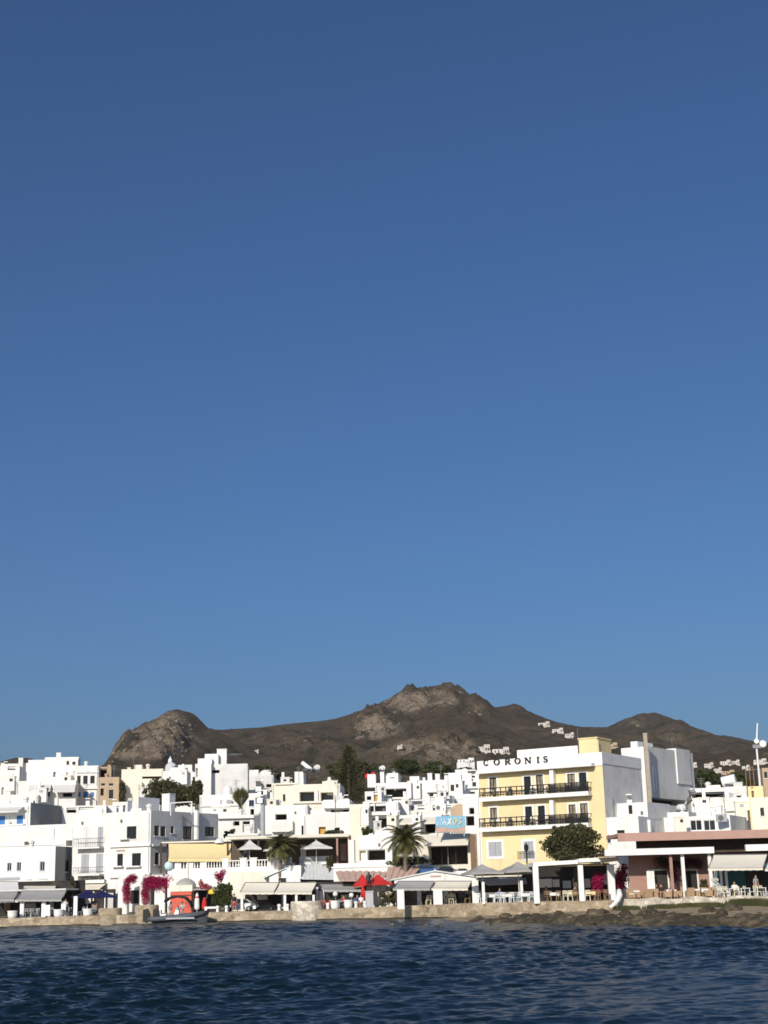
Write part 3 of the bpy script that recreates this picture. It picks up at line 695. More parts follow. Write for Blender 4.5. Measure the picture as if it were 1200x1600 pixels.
# ------------------------------------------------------------------ street furniture
def awning(label, xl, xr, yt, yb, Yf, Yb, mat, val=3, skew=(0,0), group=None, roller=True, slope=0, posts=(), name='awning'):
    """fabric awning: back edge at row yt and depth Yb, front edge at row yb and depth Yf"""
    A, B = atY(xl, yb+slope*0, Yf), atY(xr, yb-slope, Yf); D_, E = atY(xl+skew[0], yt, Yb), atY(xr+skew[1], yt-slope, Yb)
    t = thing(name, label, 'awning', (A.x,(Yf+Yb)/2,gz(A.x,Yf)), 0, group)
    n = 6; m = MB()
    for i in range(n):      # slight sag
        f0, f1 = i/n, (i+1)/n; sg = lambda f: Vector((0,0,-.10*math.sin(math.pi*f)))
        a0, a1 = D_+(A-D_)*f0+sg(f0), D_+(A-D_)*f1+sg(f1); b0, b1 = E+(B-E)*f0+sg(f0), E+(B-E)*f1+sg(f1)
        m.quad(a1,b1,b0,a0)
        up = Vector((0,0,-.02)); m.quad(a0+up,b0+up,b1+up,a1+up)
    part('canopy', m, mat, t)
    h = val*mpp(Yf); m = MB(); k = max(4,int((B-A).length/.3))
    for i in range(k):
        p, q = A+(B-A)*i/k, A+(B-A)*(i+1)/k; dz = .04*(1 if i%2 else .4)
        m.slab([p, q, q-Vector((0,0,h+dz)), p-Vector((0,0,h+dz))], (0,-.02,0))
    part('valance', m, mat, t)
    part('frame', MB().tube([A,D_],.03,5).tube([B,E],.03,5).tube([D_,E],.06,6).tube([A,B],.025,5), IRN, t)
    for px in posts:
        p = atY(px, yb, Yf+.15); g = gz(p.x,Yf); part('post', MB().box(p.x-.1,p.x+.1,Yf+.05,Yf+.25,g,atY(px,yb-1,Yf).z), TRIM, t)
    return t
def post(mb, px, Y, ytop, w=.14, yb=None):
    p = atY(px, ytop, Y); g = gz(p.x,Y)-.05 if yb is None else atY(px,yb,Y).z
    mb.box(p.x-w, p.x+w, Y-w, Y+w, g, p.z); return mb
def parasol(label, px, y_ap, y_ea, hpx, Y, mat, group=None, square=True, sag=.1, tilt=0):
    c = atY(px,y_ap,Y); e = atY(px,y_ea,Y).z; r_ = hpx*mpp(Y); g = gz(c.x,Y)
    t = thing('parasol', label, 'parasol', (c.x,Y,g), 0, group); n = 4 if square else 8; m = MB(); ring = []
    off = rad(45+12) if square else 0
    for k in range(n):
        th = 2*math.pi*k/n+off; R = r_*(1.25 if square else 1); ring.append(Vector((c.x+R*math.cos(th), Y+R*math.sin(th), e)))
    top = Vector((c.x,Y,c.z))
    for k in range(n):
        a, b_ = ring[k], ring[(k+1)%n]; ma, mb_ = (a+top)/2-Vector((0,0,sag)), (b_+top)/2-Vector((0,0,sag)); md = (a+b_)/2+Vector((0,0,.05))
        m.poly([top,ma,mb_]); m.poly([ma,a,md]); m.poly([ma,md,mb_]); m.poly([mb_,md,b_])
        dz = Vector((0,0,-.16)); m.quad(a,md,md+dz,a+dz); m.quad(md,b_,b_+dz,md+dz)
    part('canopy', m, mat, t)
    rb_ = MB()
    for k in range(n): rb_.tube([top-Vector((0,0,.1)), ring[k]-Vector((0,0,.05))], .02, 4)
    part('ribs', rb_, IRN, t); part('pole', MB().tube([(c.x,Y,g),(c.x,Y,c.z+.1)], .04, 7), TRIM, t)
    part('base', MB().box(c.x-.3,c.x+.3,Y-.3,Y+.3,g,g+.12), GRW, t); return t
def mk_chair(kind):
    t = thing('chair', 'x', 'chair', (0,0,0)); fm = {'white':CHW,'cream':CHC,'wood':OAK,'grey':CLG,'red':RED}.get(kind, OAK)
    if kind == 'wicker':
        part('seat', MB().box(-.28,.28,-.26,.28,.18,.45), TANW, t, False); part('backrest', MB().slab([(-.3,.28,.18),(.3,.28,.18),(.32,.36,.88),(-.32,.36,.88)],(0,.07,0)), TANW, t, False)
        for s_ in (-1,1): part('armrest', MB().box(s_*.3-.04,s_*.3+.04,-.26,.30,.18,.64), TANW, t, False)
        for x in (-.26,.26):
            for y in (-.22,.3): part('leg', MB().box(x-.03,x+.03,y-.03,y+.03,0,.18), TANW, t, False)
        part('cushion', MB().box(-.24,.24,-.24,.24,.455,.53), CLW, t, False)
    else:
        part('seat', MB().box(-.22,.22,-.22,.22,.43,.47), {'white':CHW,'red':RED}.get(kind, fm), t, False)
        m = MB()
        for x in (-.2,.2): m.slab([(x-.02,.19,.47),(x+.02,.19,.47),(x+.02,.27,.9),(x-.02,.27,.9)],(0,.035,0))
        for z in (.6,.72,.84): y = .19+.08*(z-.47)/.43; m.box(-.2,.2,y,y+.03,z,z+.07)
        part('backrest', m, fm, t, False)
        for x in (-.2,.2):
            for y in (-.2,.2): part('leg', MB().slab([(x-.022,y-.022,.43),(x+.022,y-.022,.43),(x*1.1+.018,y*1.15-.018,0),(x*1.1-.018,y*1.15-.018,0)],(0,.042,0)), fm, t, False)
        if kind == 'white': part('cushion', MB().box(-.21,.21,-.21,.21,.475,.52), CHB, t, False)
    return t
PRO = {}
def chair(kind, label, px, Y, rz, group):
    if kind not in PRO: PRO[kind] = t = mk_chair(kind)
    else: t = copy_tree(PRO[kind])
    p = atY(px,1400,Y); t.location = (p.x,Y,gz(p.x,Y)+.012); t.rotation_euler = (0,0,rz); t['label'] = label; t['group'] = group; t.name = {'wicker':'wicker_armchair'}.get(kind, kind+'_chair' if kind != 'wood' else 'wooden_chair'); return t
def mk_table(mat, cloth=None):
    t = thing('table','x','table',(0,0,0)); part('tabletop', MB().box(-.4,.4,-.4,.4,.71,.75), mat, t, False)
    for x in (-.34,.34):
        for y in (-.34,.34): part('leg', MB().box(x-.03,x+.03,y-.03,y+.03,0,.71), mat, t, False)
    if cloth: part('cloth_top', MB().box(-.43,.43,-.43,.43,.755,.77).box(-.43,.43,-.44,-.43,.5,.77), cloth, t, False)
    return t
def table(kind, label, px, Y, group):
    k = 't'+kind
    if k not in PRO: PRO[k] = t = mk_table({'white':CHW,'wood':OAK}[kind.split('_')[0]], {'yellow':YCV,'linen':CLW}.get(kind.split('_')[-1]))
    else: t = copy_tree(PRO[k])
    p = atY(px,1400,Y); t.location = (p.x,Y,gz(p.x,Y)+.012); t['label'] = label; t['group'] = group; t.name = 'cafe_table'; return t
def planter(label, px, Y, w=.42, h=.8, mat=None, plant=True):
    p = atY(px,1400,Y); g = gz(p.x,Y)
    t = thing('planter', label, 'planter', (p.x,Y,g), 0, 'white planters along the quay'); x = p.x
    part('pot', MB().lathe((x,Y,g), [(w*.72,0),(w*.95,h*.25),(w,h*.8),(w*1.06,h*.86),(w*1.06,h),(w*.9,h),(w*.88,h-.08)], 14), mat or TRIM, t)
    if plant:
        m = MB(); leafquads(m, (x,Y,g+h+.15), w*.8, w*.8, .3, 140, .07, .4); part('plant', m, GLF, t)
    return t
def bollard(label, px, Y, mat=None):
    p = atY(px,1400,Y); g = gz(p.x,Y); single('bollard', MB().lathe((p.x,Y,g), [(.2,0),(.2,.08),(.15,.1),(.14,.42),(.19,.5),(.19,.6),(.1,.68)], 12), mat or TRIM, label, 'bollard', (p.x,Y,g), 'white bollards on the quay edge')
# ------------------------------------------------------------------ people
def skin_mesh(name, pts, edges, radii, mat, root, sub=1, rootv=0):
    me = bpy.data.meshes.new(name); me.from_pydata([tuple(p) for p in pts], edges, []); o = bpy.data.objects.new(name, me); C.objects.link(o)
    md = o.modifiers.new('skin','SKIN'); md.use_smooth_shade = True; sv = me.skin_vertices[0].data
    for i, r_ in enumerate(radii): sv[i].radius = (r_,r_) if not isinstance(r_,tuple) else r_
    for i in (rootv if isinstance(rootv,(list,tuple)) else [rootv]): sv[i].use_root = True
    o.modifiers.new('sub','SUBSURF').levels = sub
    dg = bpy.context.evaluated_depsgraph_get(); nm = bpy.data.meshes.new_from_object(o.evaluated_get(dg)); bpy.data.objects.remove(o, do_unlink=True)
    nm.materials.clear(); nm.materials.append(mat); nm.polygons.foreach_set('use_smooth',[True]*len(nm.polygons))
    q_ = bpy.data.objects.new(name, nm); C.objects.link(q_)
    if root is not None: q_.parent = root
    return q_
def person(label, px, Y, rz=0, z=None, sit=False, shirt=None, legs=None, arm=(0,0), bare_legs=True, bronze=False, name='person', cat='person', sc=1.0):
    p = atY(px,1400,Y); g = gz(p.x,Y)+.012 if z is None else z
    t = thing(name, label, cat, (p.x,Y,g), rz); V = Vector; k = sc
    h = .47 if sit else .93
    pel = V((0,0,h)); ch = V((0,-.02,h+.42)); nk = V((0,-.01,h+.57)); hd = V((0,-.03,h+.70)); tp = V((0,-.02,h+.80))
    P = [pel, V((0,0,h+.2)), ch, nk, hd, tp]; E = [(0,1),(1,2),(2,3),(3,4),(4,5)]; R = [(.15,.11),(.13,.10),(.17,.11),(.055,.055),(.085,.10),(.06,.07)]
    hands = []; hips = []
    for s_, a_ in ((-1,arm[0]),(1,arm[1])):
        i = len(P); sh = V((.19*s_,-.01,h+.48))
        if a_ == 1: el, wr = V((.25*s_,-.16,h+.26)), V((.18*s_,-.40,h+.28))
        elif a_ == 2: el, wr = V((.33*s_,-.08,h+.62)), V((.36*s_,-.14,h+.88))
        else: el, wr = V((.25*s_,.02,h+.20)), V((.27*s_,-.06,h-.06))
        P += [sh,el,wr]; E += [(2,i),(i,i+1),(i+1,i+2)]; R += [.06,.045,.032]; hands.append((wr,(wr-el).normalized(),s_))
        i = len(P)
        if sit: hp, kn, an, to = V((.1*s_,-.02,h)), V((.13*s_,-.44,h+.02)), V((.13*s_,-.44,.09)), V((.14*s_,-.6,.04))
        else: hp, kn, an, to = V((.1*s_,0,h-.03)), V((.11*s_,-.03-.03*s_,.49)), V((.12*s_,.02-.05*s_,.09)), V((.14*s_,-.13-.05*s_,.04))
        P += [hp,kn,an,to]; E += [(0,i),(i,i+1),(i+1,i+2),(i+2,i+3)]; R += [.10,.065,.045,(.045,.035)]; hips.append((hp,kn,an))
    skn = BRZ if bronze else SKN
    roots = [0]
    for wr, d, s_ in hands:       # palms and five fingers
        i = len(P); pm = wr+d*.09; P += [wr, pm]; E += [(i,i+1)]; R += [(.03,.02),(.042,.018)]; roots.append(i)
        sdv = d.cross(V((0,1,.2))).normalized()
        for f_, l in zip((-.033,-.011,.011,.033),(.07,.085,.08,.06)):
            j = len(P); b0 = pm+sdv*f_; P += [b0, b0+d*l*.5+V((0,-.008,0)), b0+d*l+V((0,-.022,0))]; E += [(j,j+1),(j+1,j+2)]; R += [.009,.008,.007]; roots.append(j)
        j = len(P); b0 = wr+d*.03+V((-.03*s_,-.015,0)); P += [b0, b0+V((-.03*s_,-.02,0))+d*.03, b0+V((-.035*s_,-.03,0))+d*.06]; E += [(j,j+1),(j+1,j+2)]; R += [.011,.009,.008]; roots.append(j)
    skin_mesh('body', [q*k for q in P], E, [tuple(x*k for x in r_) if isinstance(r_,tuple) else r_*k for r_ in R], skn, t, 1, roots)
    if not bronze:
        m = MB().ball((0,.01,h+.80), (.095,.105,.085), 10, 6).ball((0,.05,h+.73), (.085,.07,.10), 10, 6); part('hair', m, HAR, t, False, True)
        m = MB().ball((0,-.125,h+.70),(.014,.02,.022),6,4); part('nose', m, SKN, t, False, True)
        i = 4; Q = [V((0,0,h+.02)),V((0,0,h+.2)),V((0,-.02,h+.42)),V((0,-.01,h+.51))]; E2 = [(0,1),(1,2),(2,3)]; R2 = [(.165,.125),(.15,.118),(.188,.125),(.09,.08)]
        for s_, (wr,d,_) in zip((-1,1), hands):
            a_ = arm[0 if s_ < 0 else 1]; sh = V((.19*s_,-.01,h+.48)); el = {1:V((.25*s_,-.16,h+.26)),2:V((.33*s_,-.08,h+.62)),0:V((.25*s_,.02,h+.20))}[a_]
            Q += [sh, sh+(el-sh)*.8]; E2 += [(2,i),(i,i+1)]; R2 += [.078,.064]; i += 2
        skin_mesh('shirt', Q, E2, R2, shirt or CLW, t, 1, 0)
        Q = [V((0,0,h+.04)),V((0,0,h-.02))]; E2 = [(0,1)]; R2 = [(.16,.125),(.165,.13)]; i = 2
        for hp, kn, an in hips:
            end = hp+(kn-hp)*.85 if bare_legs else an; mid = kn if not bare_legs else hp+(kn-hp)*.5
            Q += [hp, mid, end]; E2 += [(1,i),(i,i+1),(i+1,i+2)]; R2 += [.118,.09 if bare_legs else .082,.085 if bare_legs else .06]; i += 3
        skin_mesh('shorts' if bare_legs else 'trousers', Q, E2, R2, legs or CLD, t, 1, 0)
    return t
# ------------------------------------------------------------------ car
def car(label, px0, px1, Y, mat, group=None, flip=False, z=None):
    a, b_ = atY(px0,1400,Y), atY(px1,1400,Y); Lc = b_.x-a.x; x0 = a.x; g = gz(a.x,Y) if z is None else z; k = Lc/4.2
    t = thing('parked_car', label, 'car', ((a.x+b_.x)/2,Y,g+.01), 0, group)
    pr = [(0,.35),(.02,.62),(.25,.82),(.95,.95),(1.55,1.42),(2.0,1.50),(3.0,1.48),(3.75,1.02),(4.1,.92),(4.2,.6),(4.18,.32),(3.75,.22),(.45,.22)]
    if flip: pr = [(4.2-x,z) for x,z in pr][::-1]
    P = lambda x, y, z: (x0+x*k, Y+y*k, g+.01+z*k); m = MB()
    secs = [(-.80,.90),(-.84,1),(.84,1),(.80,.90)]
    n = len(pr); rows = []
    for y, s_ in [(-.70,.93),(-.84,1),(.84,1),(.70,.93)]:
        rows.append(len(m.v)); m.v += [P(2.1+(x-2.1)*(s_ if z<1.2 else s_*.98), y*(1 if z < 1.0 else .82), z) for x, z in pr]
    m.f.append(tuple(range(rows[0],rows[0]+n)));  m.f.append(tuple(range(rows[3]+n-1,rows[3]-1,-1)))
    for r0, r1 in zip(rows, rows[1:]):
        for i in range(n): j = (i+1)%n; m.f.append((r0+i,r1+i,r1+j,r0+j))
    part('body', m, mat, t)
    fx = (lambda x: 4.2-x) if flip else (lambda x: x)
    for y in (-.735,.735):
        s_ = 1 if y > 0 else -1
        part('side_window', MB().slab([P(fx(1.22),y,1.02),P(fx(3.5),y,1.04),P(fx(2.98),y-.06*s_,1.40),P(fx(1.65),y-.06*s_,1.40)], (0,.02*s_*k,0)), GLS, t)
    part('windscreen', MB().slab([P(fx(.98),-.6,1.0),P(fx(.98),.6,1.0),P(fx(1.5),.55,1.40),P(fx(1.5),-.55,1.40)], (-.03*k*(1 if not flip else -1),0,.03*k)), GLS, t)
    for x in (.85,3.35):
        for y in (-.78,.78):
            w = part('wheel', MB().tube([P(fx(x),y-.11,.32),P(fx(x),y+.11,.32)], .33*k, 16), TYR, t); part('rim', MB().tube([P(fx(x),y-.13,.32),P(fx(x),y+.13,.32)], .2*k, 12), STL, w)
    for y in (-.6,.6): part('headlight', MB().ball(P(fx(.06),y,.68),(.1*k,.16*k,.08*k),8,5), MRB, t)
    return t
# ================================================================== BUILDINGS
# ---- the yellow hotel
HT = house('yellow four-storey hotel with white parapet and two long black balcony railings', 746,940,1000,1176,140, YEL, phi=31, side=WH2, D=11, name='hotel', cat='hotel', roofdrop=.4, clutter=False,
 Fr=[('V',765,1215,776,1234),('W',819,1213,830,1242),('V',838,1211,849,1241),('V',887,1209,899,1237),('W',905,1207,917,1236),
     ('V',766,1262,777,1281),('W',821,1260,832,1290),('W',841,1259,852,1289),('V',889,1257,900,1285),('V',907,1255,919,1284),
     ('s',764,1316,784,1338),('s',819,1315,834,1341),('s',865,1312,880,1338)], frame=BLK)
def hotel_bits():
    s = HT; R = s.root; W_, H_ = s.W, s.H
    zb = s.loc(842,1203)[2]
    part('parapet', MB().box(-.06,W_+.06,-.10,-.003,zb,H_+.06).box(W_+.003,W_+.06,-.003,s.D,zb+.2,H_+.06), TRIM, R, False)
    part('cornice', MB().box(.25,W_-.7,-1.0,-.101,zb-.05,zb+.28), TRIM, R, False)
    for y in (1245,1293):
        z = s.loc(842,y)[2]; a, b_ = s.loc(756,y)[0], s.loc(926,y)[0]
        part('balcony_slab', MB().box(a,b_,-1.0,-.002,z-.2,z+.2), TRIM, R, False)
        m = MB()
        for zz in (z+1.02,z+.62,z+.34): m.box(a,b_,-.98,-.92,zz,zz+.085)
        n = 20
        for i in range(n+1): x = a+(b_-a-.05)*i/n; m.box(x,x+.085,-.978,-.922,z+.2,z+1.12)
        x1 = s.loc(866,y)[0]
        n = 46
        for i in range(n): x = x1+(b_-x1)*i/n; m.box(x,x+.05,-.97,-.93,z+.2,z+1.0)
        for zz in (z+1.02,z+.5): m.box(a,a+.05,-.93,-.01,zz,zz+.06); m.box(b_-.05,b_,-.93,-.01,zz,zz+.06)
        part('railing', m, BLK, R, False)
        for px in ((777,829,864,896,917)):
            x = s.loc(px,y)[0]; mm = MB(); leafquads(mm, (x,-.75,z+.62), .34,.22,.42, 170, .07, .4); part('potted_plant', mm, DLF, R, False)
        xa, xb = s.loc(865,y)[0], s.loc(871,y)[0]
        part('divider_wall', MB().box(xa,xb,-.7,-.003,z+.2,z+.2+(2.3)), TRIM, R, False)
        for px in (800,835,893,912):
            x = s.loc(px,y)[0]; part('balcony_chair', MB().box(x-.2,x+.2,-.7,-.4,z+.58,z+.62).box(x-.2,x+.2,-.4,-.36,z+.62,z+1.05).box(x-.2,x-.16,-.7,-.36,z+.2,z+.58).box(x+.16,x+.2,-.7,-.36,z+.2,z+.58), TRIM if px%2 else IRN, R, False)
    part('corner_strip', MB().box(-.05,s.loc(752,1290)[0],-.06,-.002,.3,zb-.06), TRIM, R, False)
    a, b_, c, e = s.rect('F',764,1316,784,1338)
    for a,b_,c,e in (s.rect('F',764,1316,784,1338),s.rect('F',819,1315,834,1341)):
        m = MB(); g = .26
        for r_ in ((a-g,a-.01,c-g,e+g),(b_+.01,b_+g,c-g,e+g),(a-.01,b_+.01,e+.01,e+g),(a-.01,b_+.01,c-g,c-.01)): m.box(r_[0],r_[1],-.05,.01,r_[2],r_[3])
        part('window_surround', m, TRIM, R, False)
    a,b_,c,e = s.rect('F',811,1330,837,1342); m = MB()
    m.box(a,b_,-.35,-.31,e-.05,e)
    for i in range(12): x = a+(b_-a-.03)*i/11; m.box(x,x+.03,-.345,-.315,c,e-.05)
    part('window_guard', m, BLK, R, False)
    # rooftop
    x0, x1 = s.loc(905,1170,'F',3)[0], s.loc(941,1170,'F',3)[0]; zt = s.loc(923,1152,'F',3)[2]
    part('stair_tower', MB().box(x0,x1-.5,3,6.5,H_-.5,zt-.12).box(x0-.08,x1-.42,2.92,6.58,zt-.12,zt), YEL, R, False)
    xp = s.loc(935,1160,'F',3)[0]; part('drain_pipe', MB().tube([(xp,2.9,H_-.3),(xp,2.9,zt-.3)], .07, 6), YEL, R, False)
    x0, x1 = s.loc(808,1178,'F',4)[0], s.loc(903,1178,'F',4)[0]; zt = s.loc(850,1169,'F',4)[2]
    part('penthouse', MB().box(x0,x1,4,8,H_-.5,zt), WH, R, False)
    xm = s.loc(907,1150,'F',4)[0]; zm = s.loc(907,1137,'F',4)[2]; part('aerial', MB().tube([(xm-.3,4,H_-.4),(xm-.3,4,zm)], .04, 5), IRN, R, False)
    # lettering on the parapet
    def rib(m, pts, w, closed=False):
        for i in range(len(pts)-1):
            p, q = Vector(pts[i]), Vector(pts[i+1]); d = (q-p).normalized(); n_ = Vector((-d.y,d.x))
            w0 = w if not callable(w) else w(i/(len(pts)-1)); w1 = w if not callable(w) else w((i+1)/(len(pts)-1))
            A = [p+n_*w0/2,q+n_*w1/2,q-n_*w1/2,p-n_*w0/2]; m.append([(v.x,v.y) for v in A])
    def arc(cx, cy, rx, ry, a0, a1, n=14): return [(cx+rx*math.cos(rad(a0+(a1-a0)*i/n)), cy+ry*math.sin(rad(a0+(a1-a0)*i/n))) for i in range(n+1)]
    G = {}
    th, tn = .17, .07
    def g_C():
        m = []; rib(m, arc(.42,.5,.36,.46,50,310), lambda f: tn+(th-tn)*math.sin(math.pi*f)); rib(m, [(.68,.98),(.68,.68)], tn); rib(m, [(.68,.02),(.68,.3)], tn*.8); return m
    def g_O():
        m = []; rib(m, arc(.4,.5,.34,.46,0,360,22), lambda f: tn+(th-tn)*abs(math.cos(2*math.pi*f))); return m
    def g_R():
        m = []; rib(m, [(.2,0),(.2,1)], th); rib(m, [(.05,.97),(.42,.97)], tn); rib(m, [(.05,.03),(.36,.03)], tn); rib(m, arc(.4,.74,.24,.22,90,-90), lambda f: tn+(th-tn)*math.sin(math.pi*f)); rib(m, [(.2,.52),(.42,.52)], tn); rib(m, [(.4,.52),(.72,.03)], th); rib(m, [(.62,.03),(.82,.03)], tn); return m
    def g_N():
        m = []; rib(m, [(.12,0),(.12,1)], tn*1.2); rib(m, [(.12,.98),(.7,.02)], th); rib(m, [(.7,0),(.7,1)], tn*1.2); rib(m, [(.0,.03),(.26,.03)], tn); rib(m, [(0,.97),(.2,.97)], tn); rib(m, [(.56,.97),(.84,.97)], tn); return m
    def g_I():
        m = []; rib(m, [(.3,0),(.3,1)], th); rib(m, [(.12,.97),(.48,.97)], tn); rib(m, [(.12,.03),(.48,.03)], tn); return m
    def g_S():
        m = []; rib(m, arc(.36,.74,.24,.23,30,270,12)+arc(.36,.27,.26,.24,90,-150,12), lambda f: tn+(th-tn)*math.sin(math.pi*f)); rib(m, [(.58,.98),(.58,.74)], tn); rib(m, [(.1,.02),(.1,.27)], tn); return m
    GL = {'C':g_C,'O':g_O,'R':g_R,'N':g_N,'I':g_I,'S':g_S}
    for ch, x0, x1, y0, y1 in [('C',757,765,1187,1196.5),('O',773,782.5,1186,1195.5),('R',789.5,799.5,1185.3,1194.5),('O',805.5,815,1184.5,1193.7),('N',821,831.5,1183.5,1193),('I',838.5,845.5,1182.5,1192),('S',850,858.5,1181.5,1191)]:
        a,b_,c,e = s.rect('F',x0,y0,x1,y1); gl = GL[ch](); m = MB(); sx = (b_-a)/(.6 if ch == 'I' else .84)
        for i, poly in enumerate(gl):
            o_ = .0004*i; pts = [(a+x*sx, -.26-o_, c+z*(e-c)) for x,z in poly]
            ar = sum(pts[k][0]*pts[(k+1)%4][2]-pts[(k+1)%4][0]*pts[k][2] for k in range(4))
            if ar < 0: pts = pts[::-1]
            m.slab(pts, (0,.10+2*o_,0))
        m.box((a+b_)/2-.02,(a+b_)/2+.02,-.17,-.09,c+.1,c+.14)
        part('letter', m, BLK, R, False)
hotel_bits()
# ---- right of the hotel
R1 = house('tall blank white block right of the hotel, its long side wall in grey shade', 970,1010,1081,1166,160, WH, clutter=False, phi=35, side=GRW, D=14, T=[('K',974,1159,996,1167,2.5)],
  Rr=[('P',1019,1197,1020.5,1238),('P',1023,1200,1024,1236),('o',1013,1248,1072,1258)])
house('small white cube room on the roof of the tall blank white block', 1035,1056,1077,1169,166, WH, phi=35, side=GRW, clutter=False, name='roof_hut', cat='hut', zb=13.5, T=[('M',1048,1150,1052,1170,1)])
ch = atY(1008,1147,157); zb_ = atY(1010,1275,157).z
single('chimney_stack', MB().box(ch.x-.2,ch.x+.2,157,157.4,zb_,ch.z).box(ch.x-.24,ch.x+.24,156.95,157.45,ch.z,ch.z+.12), CHM, 'tall tan chimney stack standing against the tall blank white block', 'chimney', (ch.x,157,zb_))
house('narrow white annex with one small dark window under the tall white block', 955,1011,1046,1253,141, WH, phi=30, side=WH2, zb=1.0, Fr=[('w',982,1258,988,1272)])
house('low white annex beside the hotel with two small windows and a stepped side', 942,997,1036,1275,138.5, WH, phi=30, side=WH2, zb=1.0, D=6, Fr=[('w',947,1305,954,1317),('w',964,1297,976,1302)], Rr=[('s',1015,1281,1036,1300,TRIM),('P',1012,1281,1014,1300)])
# roof terrace clutter behind the annex
house('white roof terrace house with teal glass screen above the pink taverna', 1036,1140,1166,1273,142, WH, side=WH2, zb=1.0, D=9, Fr=[('w',1078,1281,1097,1298,TRIM),('w',1099,1281,1118,1298,TRIM),('P',1052,1277,1053,1300)], T=[('K',1036,1269,1076,1275,1.2),('C',1124,1264,1132,1275,2)])
house('long white terrace with stepped parapet under the blue and white canopy', 1082,1192,None,1250,156, WH, D=8, zb=2, phi=15, Fr=[('L',1082,1271,1134,1273),('L',1134,1265,1190,1267)])
house('white roof pavilion with blue-edged canopy and dark window band', 1078,1137,None,1230,168, WH, D=8, zb=4, phi=10, Fr=[('o',1081,1240,1135,1246),('L',1078,1234,1137,1238,.8),('S',1078,1237,1137,1239,BSH)])
house('white stepped block on the terrace under the roof water tank', 1131,1167,None,1228,160, WH2, D=6, zb=6, phi=20, Fr=[('s',1139,1238,1146,1250,GSH),('o',1150,1243,1158,1249)], T=[('C',1146,1222,1160,1230,1)])
house('ochre yellow walled room beside the antenna mast', 1168,1192,None,1228,152, YEL, D=6, zb=6, phi=15, name='yellow_hut', cat='hut', Fr=[('n',1174,1230,1178,1246,OAK)])
house('cream house at the frame edge above the pink taverna roof', 1172,1260,None,1243,147, CRM, D=8, zb=1.2, phi=15, Fr=[('w',1188,1262,1194,1275)])
house('tan stone house wall behind the antenna mast at the frame edge', 1186,1290,None,1196,176, TAN, D=8, zb=4, phi=12, Fr=[('w',1194,1206,1199,1216)])
# ---- front left blocks
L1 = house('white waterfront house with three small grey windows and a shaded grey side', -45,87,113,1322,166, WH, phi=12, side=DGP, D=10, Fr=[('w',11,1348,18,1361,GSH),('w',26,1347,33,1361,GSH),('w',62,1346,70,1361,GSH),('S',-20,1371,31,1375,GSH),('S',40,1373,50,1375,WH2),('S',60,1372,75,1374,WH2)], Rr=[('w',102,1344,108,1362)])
house('long white upper terrace block over the waterfront house with two dark wall openings', -45,117,None,1287,173, WH, phi=12, D=7, Fr=[('o',38,1315,49,1322),('o',103,1313,113,1322),('L',0,1320,100,1321.5,.1),('P',84,1294,85,1310)])
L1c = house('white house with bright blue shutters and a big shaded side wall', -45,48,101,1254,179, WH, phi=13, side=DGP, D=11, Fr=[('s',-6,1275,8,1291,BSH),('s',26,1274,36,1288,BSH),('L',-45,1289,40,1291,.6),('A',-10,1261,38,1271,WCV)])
L2 = house('narrow white house with two iron balconies and grey shutters', 115,176,None,1270,167, WH, phi=20, D=10, Fr=[('s',153,1292,161,1323),('s',131,1292,139,1323,WH2),('s',127,1335,139,1364),('s',150,1334,161,1364),('B',122,1310,163,1324),('B',122,1355,163,1366),('L',123,1375,167,1380,.6),('G',127,1370,165,1375),('A',120,1380,168,1391,BCV)],T=[('C',186,1258,192,1271,2)])
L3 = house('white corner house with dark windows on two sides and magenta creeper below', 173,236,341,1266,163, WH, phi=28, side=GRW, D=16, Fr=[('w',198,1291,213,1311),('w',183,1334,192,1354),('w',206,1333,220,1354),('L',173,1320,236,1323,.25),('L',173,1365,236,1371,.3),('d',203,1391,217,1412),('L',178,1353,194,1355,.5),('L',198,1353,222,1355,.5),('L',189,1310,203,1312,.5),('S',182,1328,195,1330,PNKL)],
  Rr=[('w',241,1290,249,1306),('w',251,1291,259,1307),('w',267,1291,272,1302),('w',286,1291,300,1312),('P',303,1266,308,1312),('w',320,1292,335,1307),('L',237,1320,300,1323,.2),('w',242,1332,249,1351),('L',237,1366,270,1370,.2)],
  T=[('C',253,1240,265,1268,4),('R',266,1253,300,1268,3),('C',190,1251,199,1268,3),('K',196,1246,214,1268,5)])
# ---- behind, left
house('low white roof terrace with dark gaps behind the narrow balcony house', 96,166,None,1258,188, WH, D=7, zb=6, Fr=[('o',104,1262,119,1270),('o',123,1261,146,1269)],T=[('C',145,1250,150,1260,1)])
house('white parapet terrace below the tan stone house', 154,250,None,1257,190, WH, D=6, zb=6, T=[('C',200,1247,206,1258,1),('C',161,1250,165,1258,2)])
house('broad white house with long plain wall and central roof block, highest on the left', 33,121,None,1191,236, WH, D=10, T=[('K',70,1183,123,1192,1.5),('C',88,1176,95,1184,2)], Fr=[('n',83,1206,87,1214,GSH)])
house('white roof storey with two tiny windows over the arcaded house', 100,122,None,1186,234.5, WH, D=5, zb=14, Fr=[('w',104,1189,108,1195),('w',113,1190,118,1195)])
house('white house with three dark arcade windows over small blue windows', 120,154,None,1196,229, WH, D=9, Fr=[('w',120.5,1212,126,1225),('w',130,1212,137,1225),('w',141,1212,148,1224),('L',119,1230,154,1233,.3),('s',120.5,1238,126,1245,BSH),('s',130,1237,137,1246,BSH),('s',141,1238,147,1245,BSH),('L',120,1206,154,1207.5,.2)])
house('tan plastered house with dark windows beside the arcaded white house', 153,186,None,1214,226, TAN, D=8, Fr=[('w',158,1224,164,1228),('w',170,1224,177,1228),('n',157,1232,162,1243,DRK),('w',170,1234,177,1248)])
